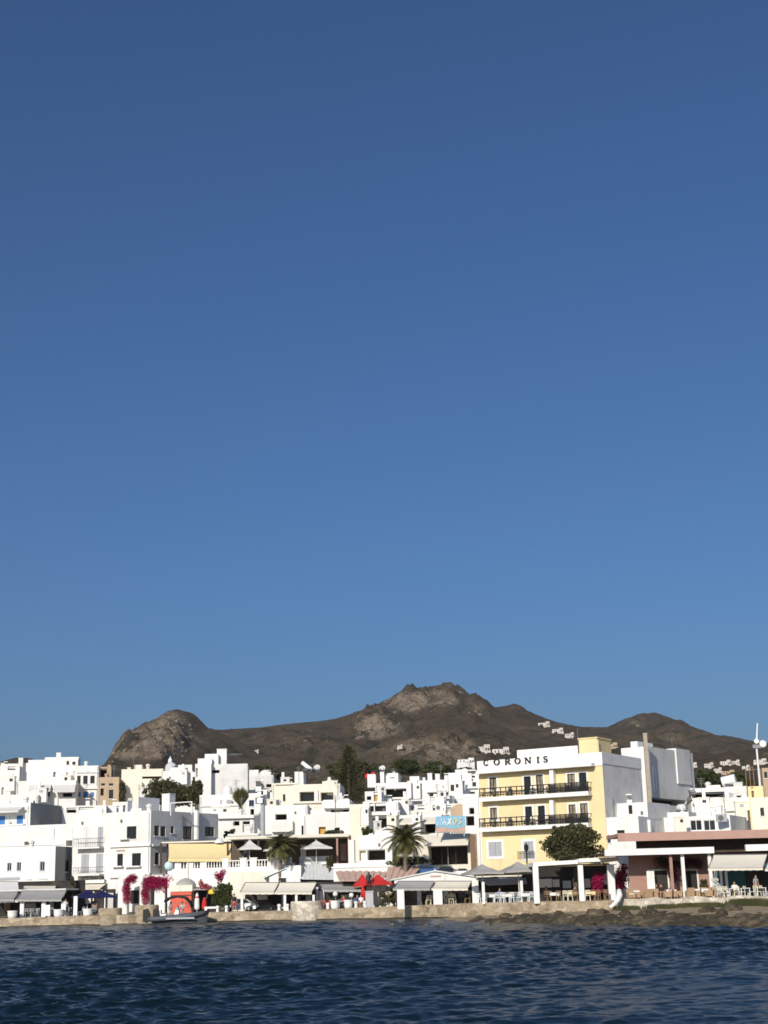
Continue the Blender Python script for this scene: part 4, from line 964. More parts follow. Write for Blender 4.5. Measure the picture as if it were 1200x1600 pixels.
house('small brown ruin wall on top of the tan plastered house', 153,174,None,1198,233, TAN, D=5, zb=10, name='ruined_house', Fr=[('o',155,1201,167,1214)], T=[('C',168,1195,173,1199,1)])
house('white house at the frame edge with one long dark upper window', -45,31,None,1196,233, WH, D=9, Fr=[('o',12,1197.5,24,1203),('o',21,1221,31,1228),('o',22,1240,28,1251),('n',2,1230,8,1245)], T=[('C',1,1192,7,1198,1)])
house('slim white chimney tower at the left end of the broad plain wall', 29,36,None,1184,234, WH, D=2, zb=8, clutter=False, name='white_tower', cat='tower')
house('white terrace house with beige awnings below the broad plain wall', 26,119,None,1219,223, WH, D=8, Fr=[('A',46,1226,80,1238,WCV),('o',51,1237,78,1245),('o',98,1239,113,1245),('A',84,1226,118,1239,WCV),('P',89,1240,91,1258,TRIM),('P',78,1235,79,1253,TRIM)])
house('plain white wall block left of the big shaded side wall', -45,60,None,1241,200, WH, D=6)
house('cream house with a dark slot and stair wall below the rocky outcrop', 190,255,None,1201,223, CRM, D=9, side=WH2, Fr=[('o',222,1213,253,1216.5),('w',228,1228,240,1233),('X',210,1222,222,1262)],T=[('C',199,1199,204,1203,1),('K',210,1195,222,1203,3)])
CH = house('white chapel with small grey dome and lantern beside the cream house', 254,301,None,1204,221, WH, D=8, name='chapel', cat='chapel', Fr=[('w',260,1216,265,1222),('w',280,1224,284,1229)], T=[('D',257,1190,276,1205,1,MET),('K',278,1195,300,1205,2)])
m = MB(); p = atY(266.5,1186,223.5); zz = atY(266.5,1191,223.5).z; m.lathe((p.x,223.2,zz-.1), [(.35,0),(.3,.5),(.1,.75),(.03,1.0)], 10); part('lantern', m, TRIM, CH.root)
house('white house between chapel and tall stepped house with a dark doorway', 298,316,None,1206,214, WH, D=6, Fr=[('d',301,1214,305,1232)])
house('tall stepped white house with roof blocks and a dark slot window', 305,330,None,1193,203, WH, D=6, side=WH2, Fr=[('n',306,1200,309,1214)], T=[('K',309,1185,331,1194,.6),('K',320,1178,341,1194,1.4),('C',339,1170,354,1194,2.2)])
house('plain off-white gable wall joined right of the tall stepped house', 329,387,None,1193,204.5, WH2, D=7, phi=-4, Fr=[('o',331,1203,343,1208)])
house('small white domed house in front of the plain off-white gable wall', 312,373,None,1241,192, WH, D=7, Fr=[('s',344,1250,351,1257,GSH),('s',354,1250,362,1256,GSH),('L',312,1258,373,1260,.2)], T=[('D',348,1227,362,1243,1)])
house('crumbling white house with dark roof gaps right of the off-white gable', 384,427,None,1211,217, WH2, D=7, Fr=[('o',388,1203,404,1208),('o',416,1225,424,1230),('w',404,1226,410,1233)], T=[('K',386,1203,404,1212,1),('H',404,1203,424,1212,.6)])
house('white house with a blue window behind the floodlight mast', 384,413,None,1239,194, WH, D=6, Fr=[('w',389,1250,397,1260,BSH),('o',391,1264,397,1280),('o',399,1246,406,1256,BRN)])
house('flat beige roofed veranda house left of the floodlight mast', 340,397,None,1273,182, WH, D=6, Fr=[('o',365,1283,374,1290),('o',379,1283,392,1300),('L',340,1275,397,1279,.5)])
house('white roof parapet in front of the flat beige veranda', 356,404,None,1302,171, WH, D=3, zb=1, Fr=[('L',356,1303,404,1306,.2)])
# ---- centre
house('cream house wing with a narrow window right of the floodlight mast', 425,464,None,1223,207, CRM, D=8, Fr=[('w',442,1241,446,1252),('L',430,1225,462,1226,.3)])
E2 = house('cream house with wide dark loggia windows and solar tanks on its roof', 458,531,None,1224,205, CRM, D=9, side=WH2, Fr=[('o',468,1237,491,1252,GLS),('o',501,1238,521,1252,GLS),('P',494,1235,498,1252,TRIM),('L',458,1252,531,1255,.3)], T=[('K',441,1206,474,1225,2,WH)])
house('white house with a curved shaded balcony below the cream wing', 414,480,None,1257,192, WH, D=8, Fr=[('o',430,1272,448,1281),('L',425,1283,458,1300,.7),('n',471,1290,476,1306,DRK)])
house('plain white house with two ochre doors above the dark restaurant terrace', 474,566,None,1270,187, WH, D=7, Fr=[('n',498,1292,509,1307,YDR),('n',523,1293,531,1306,DRK),('n',551,1290,561,1306,YDR),('P',523,1272,524,1290)])
house('white top storey with shaded slot above the plain house with ochre doors', 503,549,None,1251,189.5, WH, D=6, zb=8, Fr=[('L',506,1250,547,1263,.9),('o',517,1265,545,1269)])
house('pale cream block between the ochre doors and the dark blue window bay', 546,577,None,1256,184, CRM, D=6, side=WH, Fr=[('P',562,1262,563,1290)])
house('white terrace house with a dark glazed bay and dark stair opening', 574,622,None,1252,182, WH, D=7, Fr=[('o',577,1254,603,1268,GLS),('o',580,1278,606,1300),('L',570,1269,610,1274,.7),('P',584,1254,586,1268,TRIM)])
house('white house with one wide dark loggia under its parapet', 586,642,None,1222,208, WH, D=8, Fr=[('o',602,1232,635,1246),('s',583,1236,590,1250,YDR),('L',586,1246,642,1249,.3)], T=[('C',562,1210,574,1223,1),('C',594,1206,600,1222,1.2),('K',601,1208,622,1223,2)])
house('low white lane house between the two loggia houses with grey shed', 570,596,None,1236,200, WH2, D=5, Fr=[('o',573,1244,580,1250),('n',584,1236,590,1252,YDR)])
house('broad white house with roof pots left of the round-cornered house', 636,703,None,1218,212, WH, D=8, Fr=[('n',647,1232,653,1244),('o',670,1238,700,1246),('L',667,1236,702,1238,.5)], T=[('C',668,1208,675,1219,1),('C',680,1209,687,1219,1),('K',640,1213,655,1219,2)])
house('white round-cornered house close left of the hotel top floor', 700,748,None,1206,198, WH, D=8, Fr=[('w',704,1226,712,1236),('o',737,1208,742,1215),('w',738,1222,744,1229),('o',733,1237,742,1246),('L',730,1203,744,1205,.6),('L',728,1230,748,1232,.4)])
house('white terrace with air conditioner boxes and dark shade under a roof slab', 622,720,None,1255,190, WH, D=7, Fr=[('o',631,1257,663,1265),('L',628,1250,664,1252,.7),('o',676,1258,693,1266,IRN),('n',697,1258,705,1268,GSH)],T=[('C',680,1245,694,1256,1),('C',664,1244,672,1256,1)])
house('white house with a dark flat-roofed opening left of the tan rounded wall', 662,708,None,1243,196, WH, D=5, Fr=[('o',666,1238,704,1250)])
house('tan rounded wall house behind the banner with the town name', 704,736,None,1262,176, TAN, D=6, side=GRW, T=[('H',704,1256,734,1264,.3,TAN)])
house('white low wall house with steps right behind the banner', 604,690,None,1272,178, WH, D=5, Fr=[('o',664,1286,680,1302),('A',618,1277,682,1289,BCV)])
house('slim white house squeezed between the banner and the hotel', 722,747,None,1240,172, WH, D=6, Fr=[('o',728,1275,741,1290),('o',733,1262,741,1272)])
F6 = house('white restaurant house with a deep dark loggia under the banner', 640,734,None,1302,157, CRM, D=8, side=WH, Fr=[('o',671,1322,731,1351),('A',664,1304,733,1322,BCV),('P',690,1324,691,1350,BRN),('P',712,1324,713,1350,BRN)])
p0, p1 = atY(734,1303,156), atY(745,1303,156); single('brown_curtain', (lambda m: [m.box(p0.x+(p1.x-p0.x)*i/6, p0.x+(p1.x-p0.x)*(i+.8)/6, 156+.06*(i%2), 156.12+.06*(i%2), 1.3, p0.z) for i in range(6)] and m)(MB()), OAK, 'tall brown slatted screen between the restaurant loggia and the hotel', 'screen', (p0.x,156,1.3))
G1 = house('white seafront house with an arched parapet left of the tall palm', 560,612,None,1304,156, WH, D=7, Fr=[('o',574,1328,602,1344),('n',560,1329,572,1345,CRM),('L',560,1325,612,1327,.1)], T=[('H',584,1294,614,1306,.25)])
house('white square pillar block left of the arched parapet house', 544,553,None,1312,155, WH, D=1.6, clutter=False, name='white_pillar', cat='pillar')
house('long white terrace parapet below the arched parapet house', 521,640,None,1346,153, WH, D=4, zb=.8, phi=10, clutter=False, name='terrace_wall', cat='wall', Fr=[('L',518,1353,640,1355,.12)])
# ---- seafront terrace restaurant, left of centre
TR = house('white seafront terrace building with balusters under the yellow awning', 262,470,None,1352,159, WH, D=9, zb=.8, phi=4, clutter=False, name='terrace_building', cat='building', Fr=[('P',293,1346,294,1390,TRIM)])
def terrace_bits():
    s = TR; R = s.root
    m = MB(); z = s.H
    def seg(x0,x1):
        a, b_ = s.loc(x0,1350)[0], s.loc(x1,1350)[0]; m.box(a,b_,.05,.2,z+.62,z+.72); n = max(3,int((b_-a)/.3))
        for i in range(n): x = a+(b_-a)*i/n; m.lathe((x+.08,.125,z-.02), [(.06,0),(.09,.2),(.05,.4),(.06,.64)], 6)
    seg(264,355); seg(358,435)
    part('balustrade', m, TRIM, R, False)
    for px in (278,297,318,352,380,396,423,434):
        a = s.loc(px,1345)[0]; part('pier', MB().box(a-.35,a+.35,-.02,.4,z-.02,z+.85).box(a-.42,a+.42,-.06,.46,z+.85,z+.95), WH, R, False)
    a, b_ = s.loc(356,1380)[0], s.loc(434,1380)[0]; part('beige_wall', MB().box(a,b_,-.08,-.003,.0,s.loc(395,1362)[2]), BCV if False else CRM, R, False)
terrace_bits()
pv_ = thing('dining_veranda','dark dining veranda with tan pergola roof behind the white parasols','veranda',(atY(450,1345,163).x,163,gz(-10,163)))
a_, b_ = atY(358,1345,166), atY(548,1345,166); zt_ = atY(450,1309,163).z; zf = TR.zt-.4
part('back_wall', MB().box(a_.x,b_.x,169,169.3,.5,zt_+.2), VBR, pv_)
part('roof', MB().box(a_.x,b_.x,162.5,169.3,zt_,zt_+.22).box(a_.x,b_.x,162.2,162.5,zt_-.06,zt_+.26), BCV, pv_)
for px in (360,384,404,527,545): q_ = atY(px,1330,162.6); part('post', MB().box(q_.x-.1,q_.x+.1,162.5,162.7,.6,zt_), PNK if px > 500 else BRN, pv_)
part('floor_slab', MB().box(a_.x,b_.x,161.5,169,.6,zf+.1), PAV, pv_)
for i,px in enumerate((415,440,500,515)):
    pass
# ================================================================== WATERFRONT
def Q(px, d=1.0): return lerp1(px, QL)+d
# ---- yellow awning on the terrace
awning('long yellow roll-down awning in three panels over the white terrace', 263,361,1318,1341,159.6,161.5,YCV,val=5,skew=(0,0))
dk = thing('awning_shelter','dark timber shelter behind the yellow awning','shelter',(atY(310,1345,163).x,163,1))
a_, b_ = atY(260,1345,164), atY(362,1345,164); zt_ = atY(310,1317,163).z; zf = TR.zt-.4
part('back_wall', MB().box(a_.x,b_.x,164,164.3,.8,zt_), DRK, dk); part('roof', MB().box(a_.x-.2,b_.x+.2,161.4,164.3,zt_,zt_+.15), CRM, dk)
part('post', MB().box(b_.x-.1,b_.x+.1,160.0,160.2,TR.zt-.4,zt_), BRN, dk); part('post', MB().box(a_.x-.1,a_.x+.1,160.0,160.2,TR.zt-.4,zt_), BRN, dk)
for px,yt,ye,h,Y,lb in [(390,1312,1326,19,160.6,'white square parasol on the terrace right of the yellow awning'),(494,1313,1325,25,161,'widest white parasol on the terrace right of the short palm'),(422,1322,1328,11,161.6,'small beige parasol half hidden by the short palm crown')]:
    parasol(lb, px, yt, ye, h, Y, WCV if 'white' in lb else BCV, 'parasols on the terrace')
c_ = atY(205,1312,170)
single('round_vent', MB().lathe((atY(342,1313,161).x,161.5,atY(342,1317,161).z),[(.55,0),(.5,.2),(.3,.42),(.05,.5)],12), TRIM, 'small white dome shade on top of the yellow awning frame','sunshade',(atY(342,1313,161).x,161.5,atY(342,1317,161).z))
single('globe_sign', (lambda p: MB().ball(p, .5, 14, 8).tube([p+Vector((.3,.2,-.2)),p+Vector((.9,.9,-.3))],.05,6))(atY(264,1353,160)), mk('milky_blue_glass',(.55,.72,.80),.3), 'pale blue round globe lamp sign at the corner of the corner house', 'sign', atY(264,1361,160))
# ---- far left restaurant
t = thing('harbour_taverna','open white taverna pavilion with square posts under the grey awning','pavilion',(atY(60,1410,155).x,155,.85))
a_, b_ = atY(-40,1400,156.5), atY(112,1400,156.5); zr = atY(60,1391,156).z
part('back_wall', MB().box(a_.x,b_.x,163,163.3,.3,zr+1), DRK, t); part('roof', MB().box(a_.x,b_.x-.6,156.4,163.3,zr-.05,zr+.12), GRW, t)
part('fascia', MB().box(a_.x,b_.x-1,153.7,153.85,atY(60,1409,153.8).z,atY(60,1405,153.8).z), TRIM, t)
for px in (-14,33.5,67,98): p = atY(px,1410,153.6); part('post', MB().box(p.x-.2,p.x+.2,153.86,154.26,.8,atY(px,1408,153.8).z), TRIM, t)
awning('wide sloped grey canvas awning over the harbour taverna', 25,96,1392,1405,153.4,156.4,GCV,val=3,skew=(9,8),group='grey awnings of the harbour taverna')
awning('grey canvas awning cut by the left frame edge', -60,22,1394,1405,153.5,156.4,GCV,val=3,skew=(6,6),group='grey awnings of the harbour taverna')
awning('pale curved canopy above the taverna at the left frame edge', -30,30,1377,1396,157,160,WCV,val=6,skew=(3,-2))
awning('upper grey awning fixed under the three small grey windows', 36,86,1380,1391,160.5,164,BCV,val=1,skew=(0,2))
for i,(px,lb) in enumerate([(20.5,'white round planter leftmost on the quay'),(92.5,'white round planter right of the grey awning on the quay'),(138,'white round planter in front of the navy parasols')]): planter(lb, px, Q(px,.9), .5, .75, plant=False)
for i,px in enumerate((40,46,52,58,75,80,104,109,128,147)): chair('grey', f'{ORD[i]} grey chair from the left along the left quay terrace', px, Q(px,1.6+.8*(i%2)), random.uniform(-1,1), 'grey chairs on the left quay terrace')
for i,px in enumerate((55,84,100)): table('white', f'{ORD[i]} small white table from the left by the grey awning', px, Q(px,2.6), 'white tables by the grey awning')
for px,w,h,lb,mt in [(117.5,6,20,'tall pale pink menu pillar left of the navy parasols',TRIM),(74,8,8,'white menu board standing on the quay edge by the white post',TRIM),(99,7,9,'white display cabinet under the right end of the grey awning',TRIM)]:
    Y = Q(px,1.3); p = atY(px,1425,Y); g = gz(p.x,Y); k = mpp(Y); hh = h*k+.7
    single('menu_board', MB().box(p.x-w*k/2,p.x+w*k/2,Y,Y+.12,g+.15,g+hh).box(p.x-w*k/2,p.x-w*k/2+.08,Y-.15,Y+.3,g,g+.15).box(p.x+w*k/2-.08,p.x+w*k/2,Y-.15,Y+.3,g,g+.15), mt, lb, 'board', (p.x,Y,g))
for i,(px,lb) in enumerate([(131,'navy blue parasol left of its pair in front of the balcony house'),(153,'navy blue parasol right of its pair beside the bougainvillea columns')]):
    parasol(lb, px+6, 1390+i, 1401, 27, Q(px,4.5), NCV, 'navy parasols'); 
t = thing('dark_tavern_front','dark glazed tavern front behind the navy parasols','shopfront',(atY(145,1400,165).x,165,1))
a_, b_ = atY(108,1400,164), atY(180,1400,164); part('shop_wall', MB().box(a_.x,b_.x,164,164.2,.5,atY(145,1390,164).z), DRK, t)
for px in (128,146,164): p = atY(px,1400,163.9); part('mullion', MB().box(p.x-.06,p.x+.06,163.9,163.99,.5,p.z+.5), TRIM, t)
person('person in a white shirt walking past the white display cabinet', 103, Q(103,2.0), .6, shirt=CLW, legs=CLD)
person('person in dark clothes standing between the navy parasols', 148, Q(148,3.6), -.4, shirt=CLD, legs=CLD, bare_legs=False)
# ---- bougainvillea house
t = thing('white_archway','white arched gateway with tall square pillars carrying the bougainvillea','archway',(atY(225,1410,160.8).x,160.8,.9))
for px in (193,227,250): a_ = atY(px,1400,161); part('pillar', MB().box(a_.x-.55,a_.x+.55,160.7,161.5,.8,atY(px,1372,161).z), TRIM, t)
a_, b_ = atY(189,1400,161), atY(268,1400,161); zt_ = atY(225,1372,161).z; part('beam', MB().box(a_.x,b_.x,160.75,161.45,zt_,zt_+.3), TRIM, t)
bougain('magenta bougainvillea climbing the left white pillar of the gateway', [[(199,1406),(198,1393),(199,1380),(204,1372),(212,1371)],[(204,1376),(212,1373)]], .42, 160.4)
bougain('magenta bougainvillea climbing the middle pillar and arching to the right', [[(226,1407),(225,1396),(228,1385),(232,1374),(245,1376),(256,1378),(265,1379)],[(230,1377),(238,1381),(250,1384)],[(265,1379),(268,1371),(270,1366)],[(258,1388),(265,1381)]], .45, 160.3)
p0,p1 = atY(241,1385,161.6), atY(253,1385,161.6)
single('navy_door', MB().slab([(p0.x,161.62,.9)]+[(p1.x,161.62,.9)]+[((p0.x+p1.x)/2+(p1.x-p0.x)/2*math.cos(math.pi*i/8),161.62,p0.z-.3+.7*math.sin(math.pi*i/8)) for i in range(9)], (0,.15,0)), NCV, 'arched navy blue door under the magenta bougainvillea arch', 'door', (p0.x,161.6,.9))
# ---- red kiosk
Yk = Q(285,7); a_, b_ = atY(266,1410,Yk), atY(299,1410,Yk); g = gz(a_.x,Yk); z1, z2 = atY(282,1393,Yk).z, atY(282,1388,Yk).z
t = thing('red_kiosk','small coral red kiosk with grey domed roof right of the bougainvillea','kiosk',(a_.x,Yk,g))
part('body', MB().box(a_.x,b_.x,Yk,Yk+3,g,z1), RED, t); part('cornice', MB().box(a_.x-.1,b_.x+.1,Yk-.1,Yk+3.1,z1,atY(282,1383,Yk).z), CRM, t)
part('sign_band', MB().box(a_.x-.02,b_.x+.02,Yk-.06,Yk-.002,z1-.45,z1-.36), BRN, t)
cx = (a_.x+b_.x)/2; rr = (b_.x-a_.x)/2; zc = atY(282,1383,Yk).z; part('roof', MB().lathe((cx+.3,Yk+1.5,zc), [(rr*.98,0),(rr*.85,.3),(rr*.55,.55),(rr*.2,.7),(.03,.74)], 14, 1, .8), GCV, t)
part('door', MB().box(b_.x+.003,b_.x+.05,Yk+.8,Yk+2.2,g,g+2.1), DRK, t)
tn = thing('shop_shelter','dark shop shelter full of red goods right of the red kiosk','shop',(b_.x,Yk,g)); c0, c1 = atY(300,1400,Yk+2), atY(345,1400,Yk+2); zz = atY(320,1390,Yk).z
part('roof', MB().slab([(c0.x,Yk,zz),(c1.x,Yk,zz-.1),(c1.x,Yk+3.5,zz+.1),(c0.x,Yk+3.5,zz+.2)],(0,0,.12)), GCV, tn); part('back_wall', MB().box(c0.x,c1.x,Yk+3.4,Yk+3.5,g,zz), DRK, tn)
for px in (302,344): p = atY(px,1400,Yk+.1); part('post', MB().box(p.x-.05,p.x+.05,Yk+.05,Yk+.15,g,zz), BRN, tn)
for px,yt,yb,lb,mt in [(308,1396,1421,'white and red folded parasol left of its pair by the shop shelter',TRIM),(319.5,1404,1424,'red folded parasol right of its pair by the shop shelter',RCV)]:
    Y = Q(px,3); p = atY(px,yt,Y); g_ = gz(p.x,Y); hh = p.z-g_
    t = thing('folded_parasol', lb, 'parasol', (p.x,Y,g_), 0, 'folded parasols by the shop shelter'); part('pole', MB().tube([(p.x,Y,g_),(p.x,Y,p.z+.1)],.03,6), TRIM, t)
    part('canopy', MB().lathe((p.x,Y,g_+.35), [(.2,0),(.28,.2),(.24,hh*.5),(.12,hh*.8),(.05,hh-.35)], 10), mt, t); part('cap', MB().lathe((p.x,Y,p.z-.5),[(.2,0),(.22,.1),(.1,.4),(.04,.5)],8), RCV, t)
t = thing('yellow_lantern','bright yellow lantern on a post beside the dark green bush','lantern',(atY(331,1393,Q(331,3)).x,Q(331,3),.9)); p = atY(331,1393,Q(331,3))
part('lamp_shade', MB().lathe((p.x,p.y,p.z-.3),[(.2,0),(.38,.1),(.34,.4),(.1,.55)],10), YLW, t); part('post', MB().tube([(p.x,p.y,gz(p.x,p.y)),(p.x,p.y,p.z-.3)],.04,6), BRN, t)
leaf_tree('dark green rounded bush leaning on the quay right of the red kiosk', 332,371,1379,1421, Q(350,2.2), GLF, 3800, 26, .10, 'quay_bush', 'bush')
bougain('small magenta bougainvillea spray above the dark green bush', [[(345,1376),(343,1369),(349,1364),(350,1359)],[(343,1370),(336,1366)]], .3, Q(345,4), green=.05)
bougain('red flowering creeper above the shop shelter left of the lantern', [[(315,1383),(320,1386),(328,1386)],[(315,1383),(314,1376)]], .26, Q(320,4), REDF, green=.08)
car('white parked car behind the dark green bush on the promenade', 347,401, Q(375,5.5), CARW, 'cars parked under the beige awnings')
car('black parked car under the beige awning', 391,432, Q(415,8), CARD, 'cars parked under the beige awnings', True)
person('person in a dark shirt and red shorts standing by the white car', 366, Q(366,2.0), .3, shirt=CLD, legs=CLR)
for px,lb in [(340,'white bollard under the dark green bush'),(354,'white bollard in front of the white car'),(436,'white bollard left of its pair before the pale bastion'),(449,'white bollard just left of the pale round bastion'),(512,'white bollard at the foot of the red chair'),(556,'white bollard left of its pair by the statue'),(570,'white bollard at the foot of the statue plinth')]: bollard(lb, px, Q(px,.8))
m = MB(); p = atY(331,1419,Q(331,.9)); 
single('white_bench', MB().box(p.x-.75,p.x+.75,p.y,p.y+.5,p.z-.05,p.z+.15).box(p.x-.7,p.x-.5,p.y,p.y+.5,.85,p.z-.05).box(p.x+.5,p.x+.7,p.y,p.y+.5,.85,p.z-.05), TRIM, 'low white bench by the yellow lantern', 'bench', (p.x,p.y,.85))
# ---- beige awnings and gabled shed
t = thing('cafe_pavilion','cafe pavilion with white posts under the two beige awnings','pavilion',(atY(435,1410,Q(435,4)).x,Q(435,4),.9))
Yc = Q(435,6); a_, b_ = atY(375,1400,Yc), atY(492,1400,Yc); zr = atY(435,1379,Yc).z
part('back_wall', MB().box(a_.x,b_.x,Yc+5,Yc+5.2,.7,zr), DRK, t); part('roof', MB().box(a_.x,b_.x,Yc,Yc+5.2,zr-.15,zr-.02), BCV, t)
for px in (378,445,463,490): p = atY(px,1400,Yc-2.4); part('post', MB().box(p.x-.12,p.x+.12,Yc-2.5,Yc-2.26,.85,atY(px,1398,Yc-2.4).z), TRIM, t)
awning('left one of two beige awnings below the white gabled shed', 375,428,1379,1394,Yc-2.6,Yc-.9,BCV,val=3,skew=(8,8),group='beige awnings of the cafe pavilion')
awning('right one of two beige awnings below the white gabled shed', 429,487,1379,1394,Yc-2.6,Yc-.9,BCV,val=3,skew=(8,8),group='beige awnings of the cafe pavilion')
Ys = Yc+5.5; a_, c_, b_ = atY(412,1371,Ys), atY(446,1358,Ys), atY(472,1372,Ys)
SKYP = mk('very_pale_blue_paint',(.55,.66,.72),.6)
t = thing('gabled_shed','white gabled shed with pale blue edge and grey metal roof','shed',(c_.x,Ys,.9))
part('gable_wall', MB().slab([(a_.x+.6,Ys,.8),(b_.x-.2,Ys,.8),(b_.x-.2,Ys,b_.z),(c_.x,Ys,c_.z-.05),(a_.x+.6,Ys,a_.z)],(0,.25,0)), WH, t)
p0,p1 = atY(435,1372,Ys-.05), atY(447,1378,Ys-.05); w = part('window', MB().box(p0.x-.07,p1.x+.07,Ys-.06,Ys-.003,p1.z-.07,p0.z+.07), TRIM, t); part('pane', MB().box(p0.x,p1.x,Ys-.075,Ys-.062,p1.z,p0.z), GLS, w)
part('barge_board', MB().slab([(a_.x-.1,Ys-.2,a_.z-.12),(c_.x,Ys-.2,c_.z+.02),(c_.x,Ys-.2,c_.z+.11),(a_.x-.1,Ys-.2,a_.z-.03)],(0,.1,0)).slab([(c_.x,Ys-.2,c_.z+.02),(b_.x+.1,Ys-.2,b_.z-.1),(b_.x+.1,Ys-.2,b_.z),(c_.x,Ys-.2,c_.z+.11)],(0,.1,0)), SKYP, t)
f0, f1, d_, e_ = atY(456,1374,Ys+.6), atY(537,1375,Ys+.6), atY(469,1347,Ys+3.2), atY(516,1347,Ys+3.2)
part('roof', MB().slab([f0,f1,e_,d_],(0,0,.06)), MET, t)
m = MB()
for i in range(1,12): m.tube([f0+(f1-f0)*i/12+Vector((0,-.02,.07)), d_+(e_-d_)*i/12+Vector((0,-.02,.07))], .03, 4)
part('roof_seam', m, MET, t)
part('eave_shadow_wall', MB().box(f0.x+.4,f1.x-.2,Ys+1.2,Ys+1.4,.8,f0.z-.02), DRK, t)  # near-black wall paints in the shadow below the metal eave
part('left_roof', MB().slab([(a_.x-.1,Ys-.15,a_.z),(c_.x,Ys-.15,c_.z+.03),(c_.x,Ys+3,c_.z+.03),(a_.x-.1,Ys+3,a_.z)],(0,0,.06)), MET, t)
a_, b_ = atY(468,1348,Ys+4), atY(514,1348,Ys+4); single('roof_deck_wall', MB().box(a_.x,b_.x,Ys+3.8,Ys+4,1,atY(490,1338,Ys+4).z), GRW, 'grey white parapet wall above the grey metal shed roof', 'wall', (a_.x,Ys+3.8,1))
for px0,px1,yt,lb in [(440,456,1340,'white square pier left above the grey metal shed roof'),(489,498,1340,'small white pier under the widest white parasol')]:
    a_, b_ = atY(px0,1348,Ys+4.5), atY(px1,1348,Ys+4.5); single('white_pier', MB().box(a_.x,b_.x,Ys+4.5,Ys+5.3,1,atY(px0,yt,Ys+4.5).z), WH, lb, 'pier', (a_.x,Ys+4.5,1))
awning('narrow grey white awning between the metal roof and the red parasol', 507,568,1382,1390,Q(535,4),Q(535,7),GCV,val=3,skew=(-7,0))
t = thing('bar_front','dark open bar front behind the narrow grey white awning','shopfront',(atY(540,1400,Q(540,9)).x,Q(540,9),.9)); a_, b_ = atY(492,1400,Q(540,9)), atY(616,1400,Q(540,9))
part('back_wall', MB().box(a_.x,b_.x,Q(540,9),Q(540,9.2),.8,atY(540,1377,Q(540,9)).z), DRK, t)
for px in (496,505,588,593): p = atY(px,1400,Q(540,8.9)); part('post', MB().box(p.x-.12,p.x+.12,Q(540,8.6),Q(540,8.8),.8,p.z+.9), GRW, t)
# tiled roofs
def tiled(label, pts, n):
    A, B, Cc, D_ = pts; t = MB()
    for i in range(n):
        f0, f1 = i/n, (i+1)/n; t.slab([A+(B-A)*f0, A+(B-A)*f1, D_+(Cc-D_)*f1, D_+(Cc-D_)*f0], (0,0,.12 if i%2 else .04))
    single('tiled_roof', t, TIL, label, 'roof', (A.x,A.y,.9), 'pale tiled roofs')
tiled('pale striped tile roof lower and left of the tall palm trunk', (atY(530,1377,Q(560,6)),atY(598,1377,Q(560,6)),atY(606,1362,Q(560,9.5)),atY(524,1362,Q(560,9.5))), 16)
tiled('pale pinkish tile roof behind the base of the tall palm', (atY(600,1383,Q(620,5)),atY(637,1380,Q(620,5)),atY(660,1354,Q(620,10)),atY(606,1356,Q(620,10))), 10)
# statue and red parasol
Ys = Q(577,3); p = atY(577,1392,Ys); g = gz(p.x,Ys); k = mpp(Ys)
t = thing('statue_plinth','tall grey marble plinth carrying the dark bronze statue','plinth',(p.x,Ys,g)); part('shaft', MB().box(p.x-6*k,p.x+6*k,Ys-.4,Ys+.4,g+.25,p.z-.1), MRB, t); part('base', MB().box(p.x-8*k,p.x+8*k,Ys-.55,Ys+.55,g,g+.25), MRB, t); part('cap', MB().box(p.x-7*k,p.x+7*k,Ys-.47,Ys+.47,p.z-.1,p.z), MRB, t)
person('dark bronze statue of a standing figure on the grey marble plinth', 577, Ys, .1, z=p.z+.002, bronze=True, name='statue', cat='statue', sc=1.05)
parasol('bright red parasol behind the bronze statue', 590, 1366, 1381, 21, Q(590,4.8), RCV, 'red parasols by the statue')
parasol('bright red parasol left of the bronze statue', 566, 1365, 1383, 15, Q(566,5.4), RCV, 'red parasols by the statue')
for px,yt,yb,lb in [(567,1384,1404,'red folded parasol standing left of the statue plinth')]:
    Y = Q(px,2.6); p = atY(px,yt,Y); g_ = gz(p.x,Y); hh = p.z-g_; t = thing('folded_parasol', lb, 'parasol', (p.x,Y,g_)); part('pole', MB().tube([(p.x,Y,g_),(p.x,Y,p.z)],.03,6), TRIM, t); part('canopy', MB().lathe((p.x,Y,g_+.8),[(.22,0),(.34,.2),(.22,hh*.4),(.05,hh-.8)],9), RCV, t)
for px,lb in [(523,'large white rounded planter right of the red chair'),(544,'large white rounded planter nearer the statue')]: planter(lb, px, Q(px,1.0), .42, .85)
for px,yt,lb in [(524,1397,'white globe street lamp above the large white planters, left one'),(549,1399,'small white globe street lamp left of the statue')]:
    Y = Q(px,2.2); p = atY(px,yt,Y); g_ = gz(p.x,Y); t = thing('globe_lamp', lb, 'lamp', (p.x,Y,g_)); part('globe', MB().ball(p,.25,12,8), TRIM, t); part('post', MB().tube([(p.x,Y,g_),(p.x,Y,p.z-.2)],.05,6), GSH, t)
for i,px in enumerate((507,514)): chair('red', f'red chair {"nearer" if i==0 else "farther from"} the pale round bastion on the quay', px, Q(px,1.5), .4-i, 'red chairs by the bastion')
for i,px in enumerate((532,539,551,560)): chair('grey', f'{ORD[i]} grey chair from the left between planters and statue', px, Q(px,2.4), random.uniform(-1,1), 'grey chairs by the statue')
table('white','white table between the two large white planters',535,Q(535,3),'white table by the planters')
person('person in a blue shirt seated beside the statue plinth', 558, Q(558,2.2), .7, sit=True, shirt=CLB, legs=CLG, z=gz(atY(558,1400,148).x,148)+.012)
person('person in a pale shirt seated right of the blue shirted person', 564, Q(564,1.9), -.5, sit=True, shirt=CLW, legs=OAK)
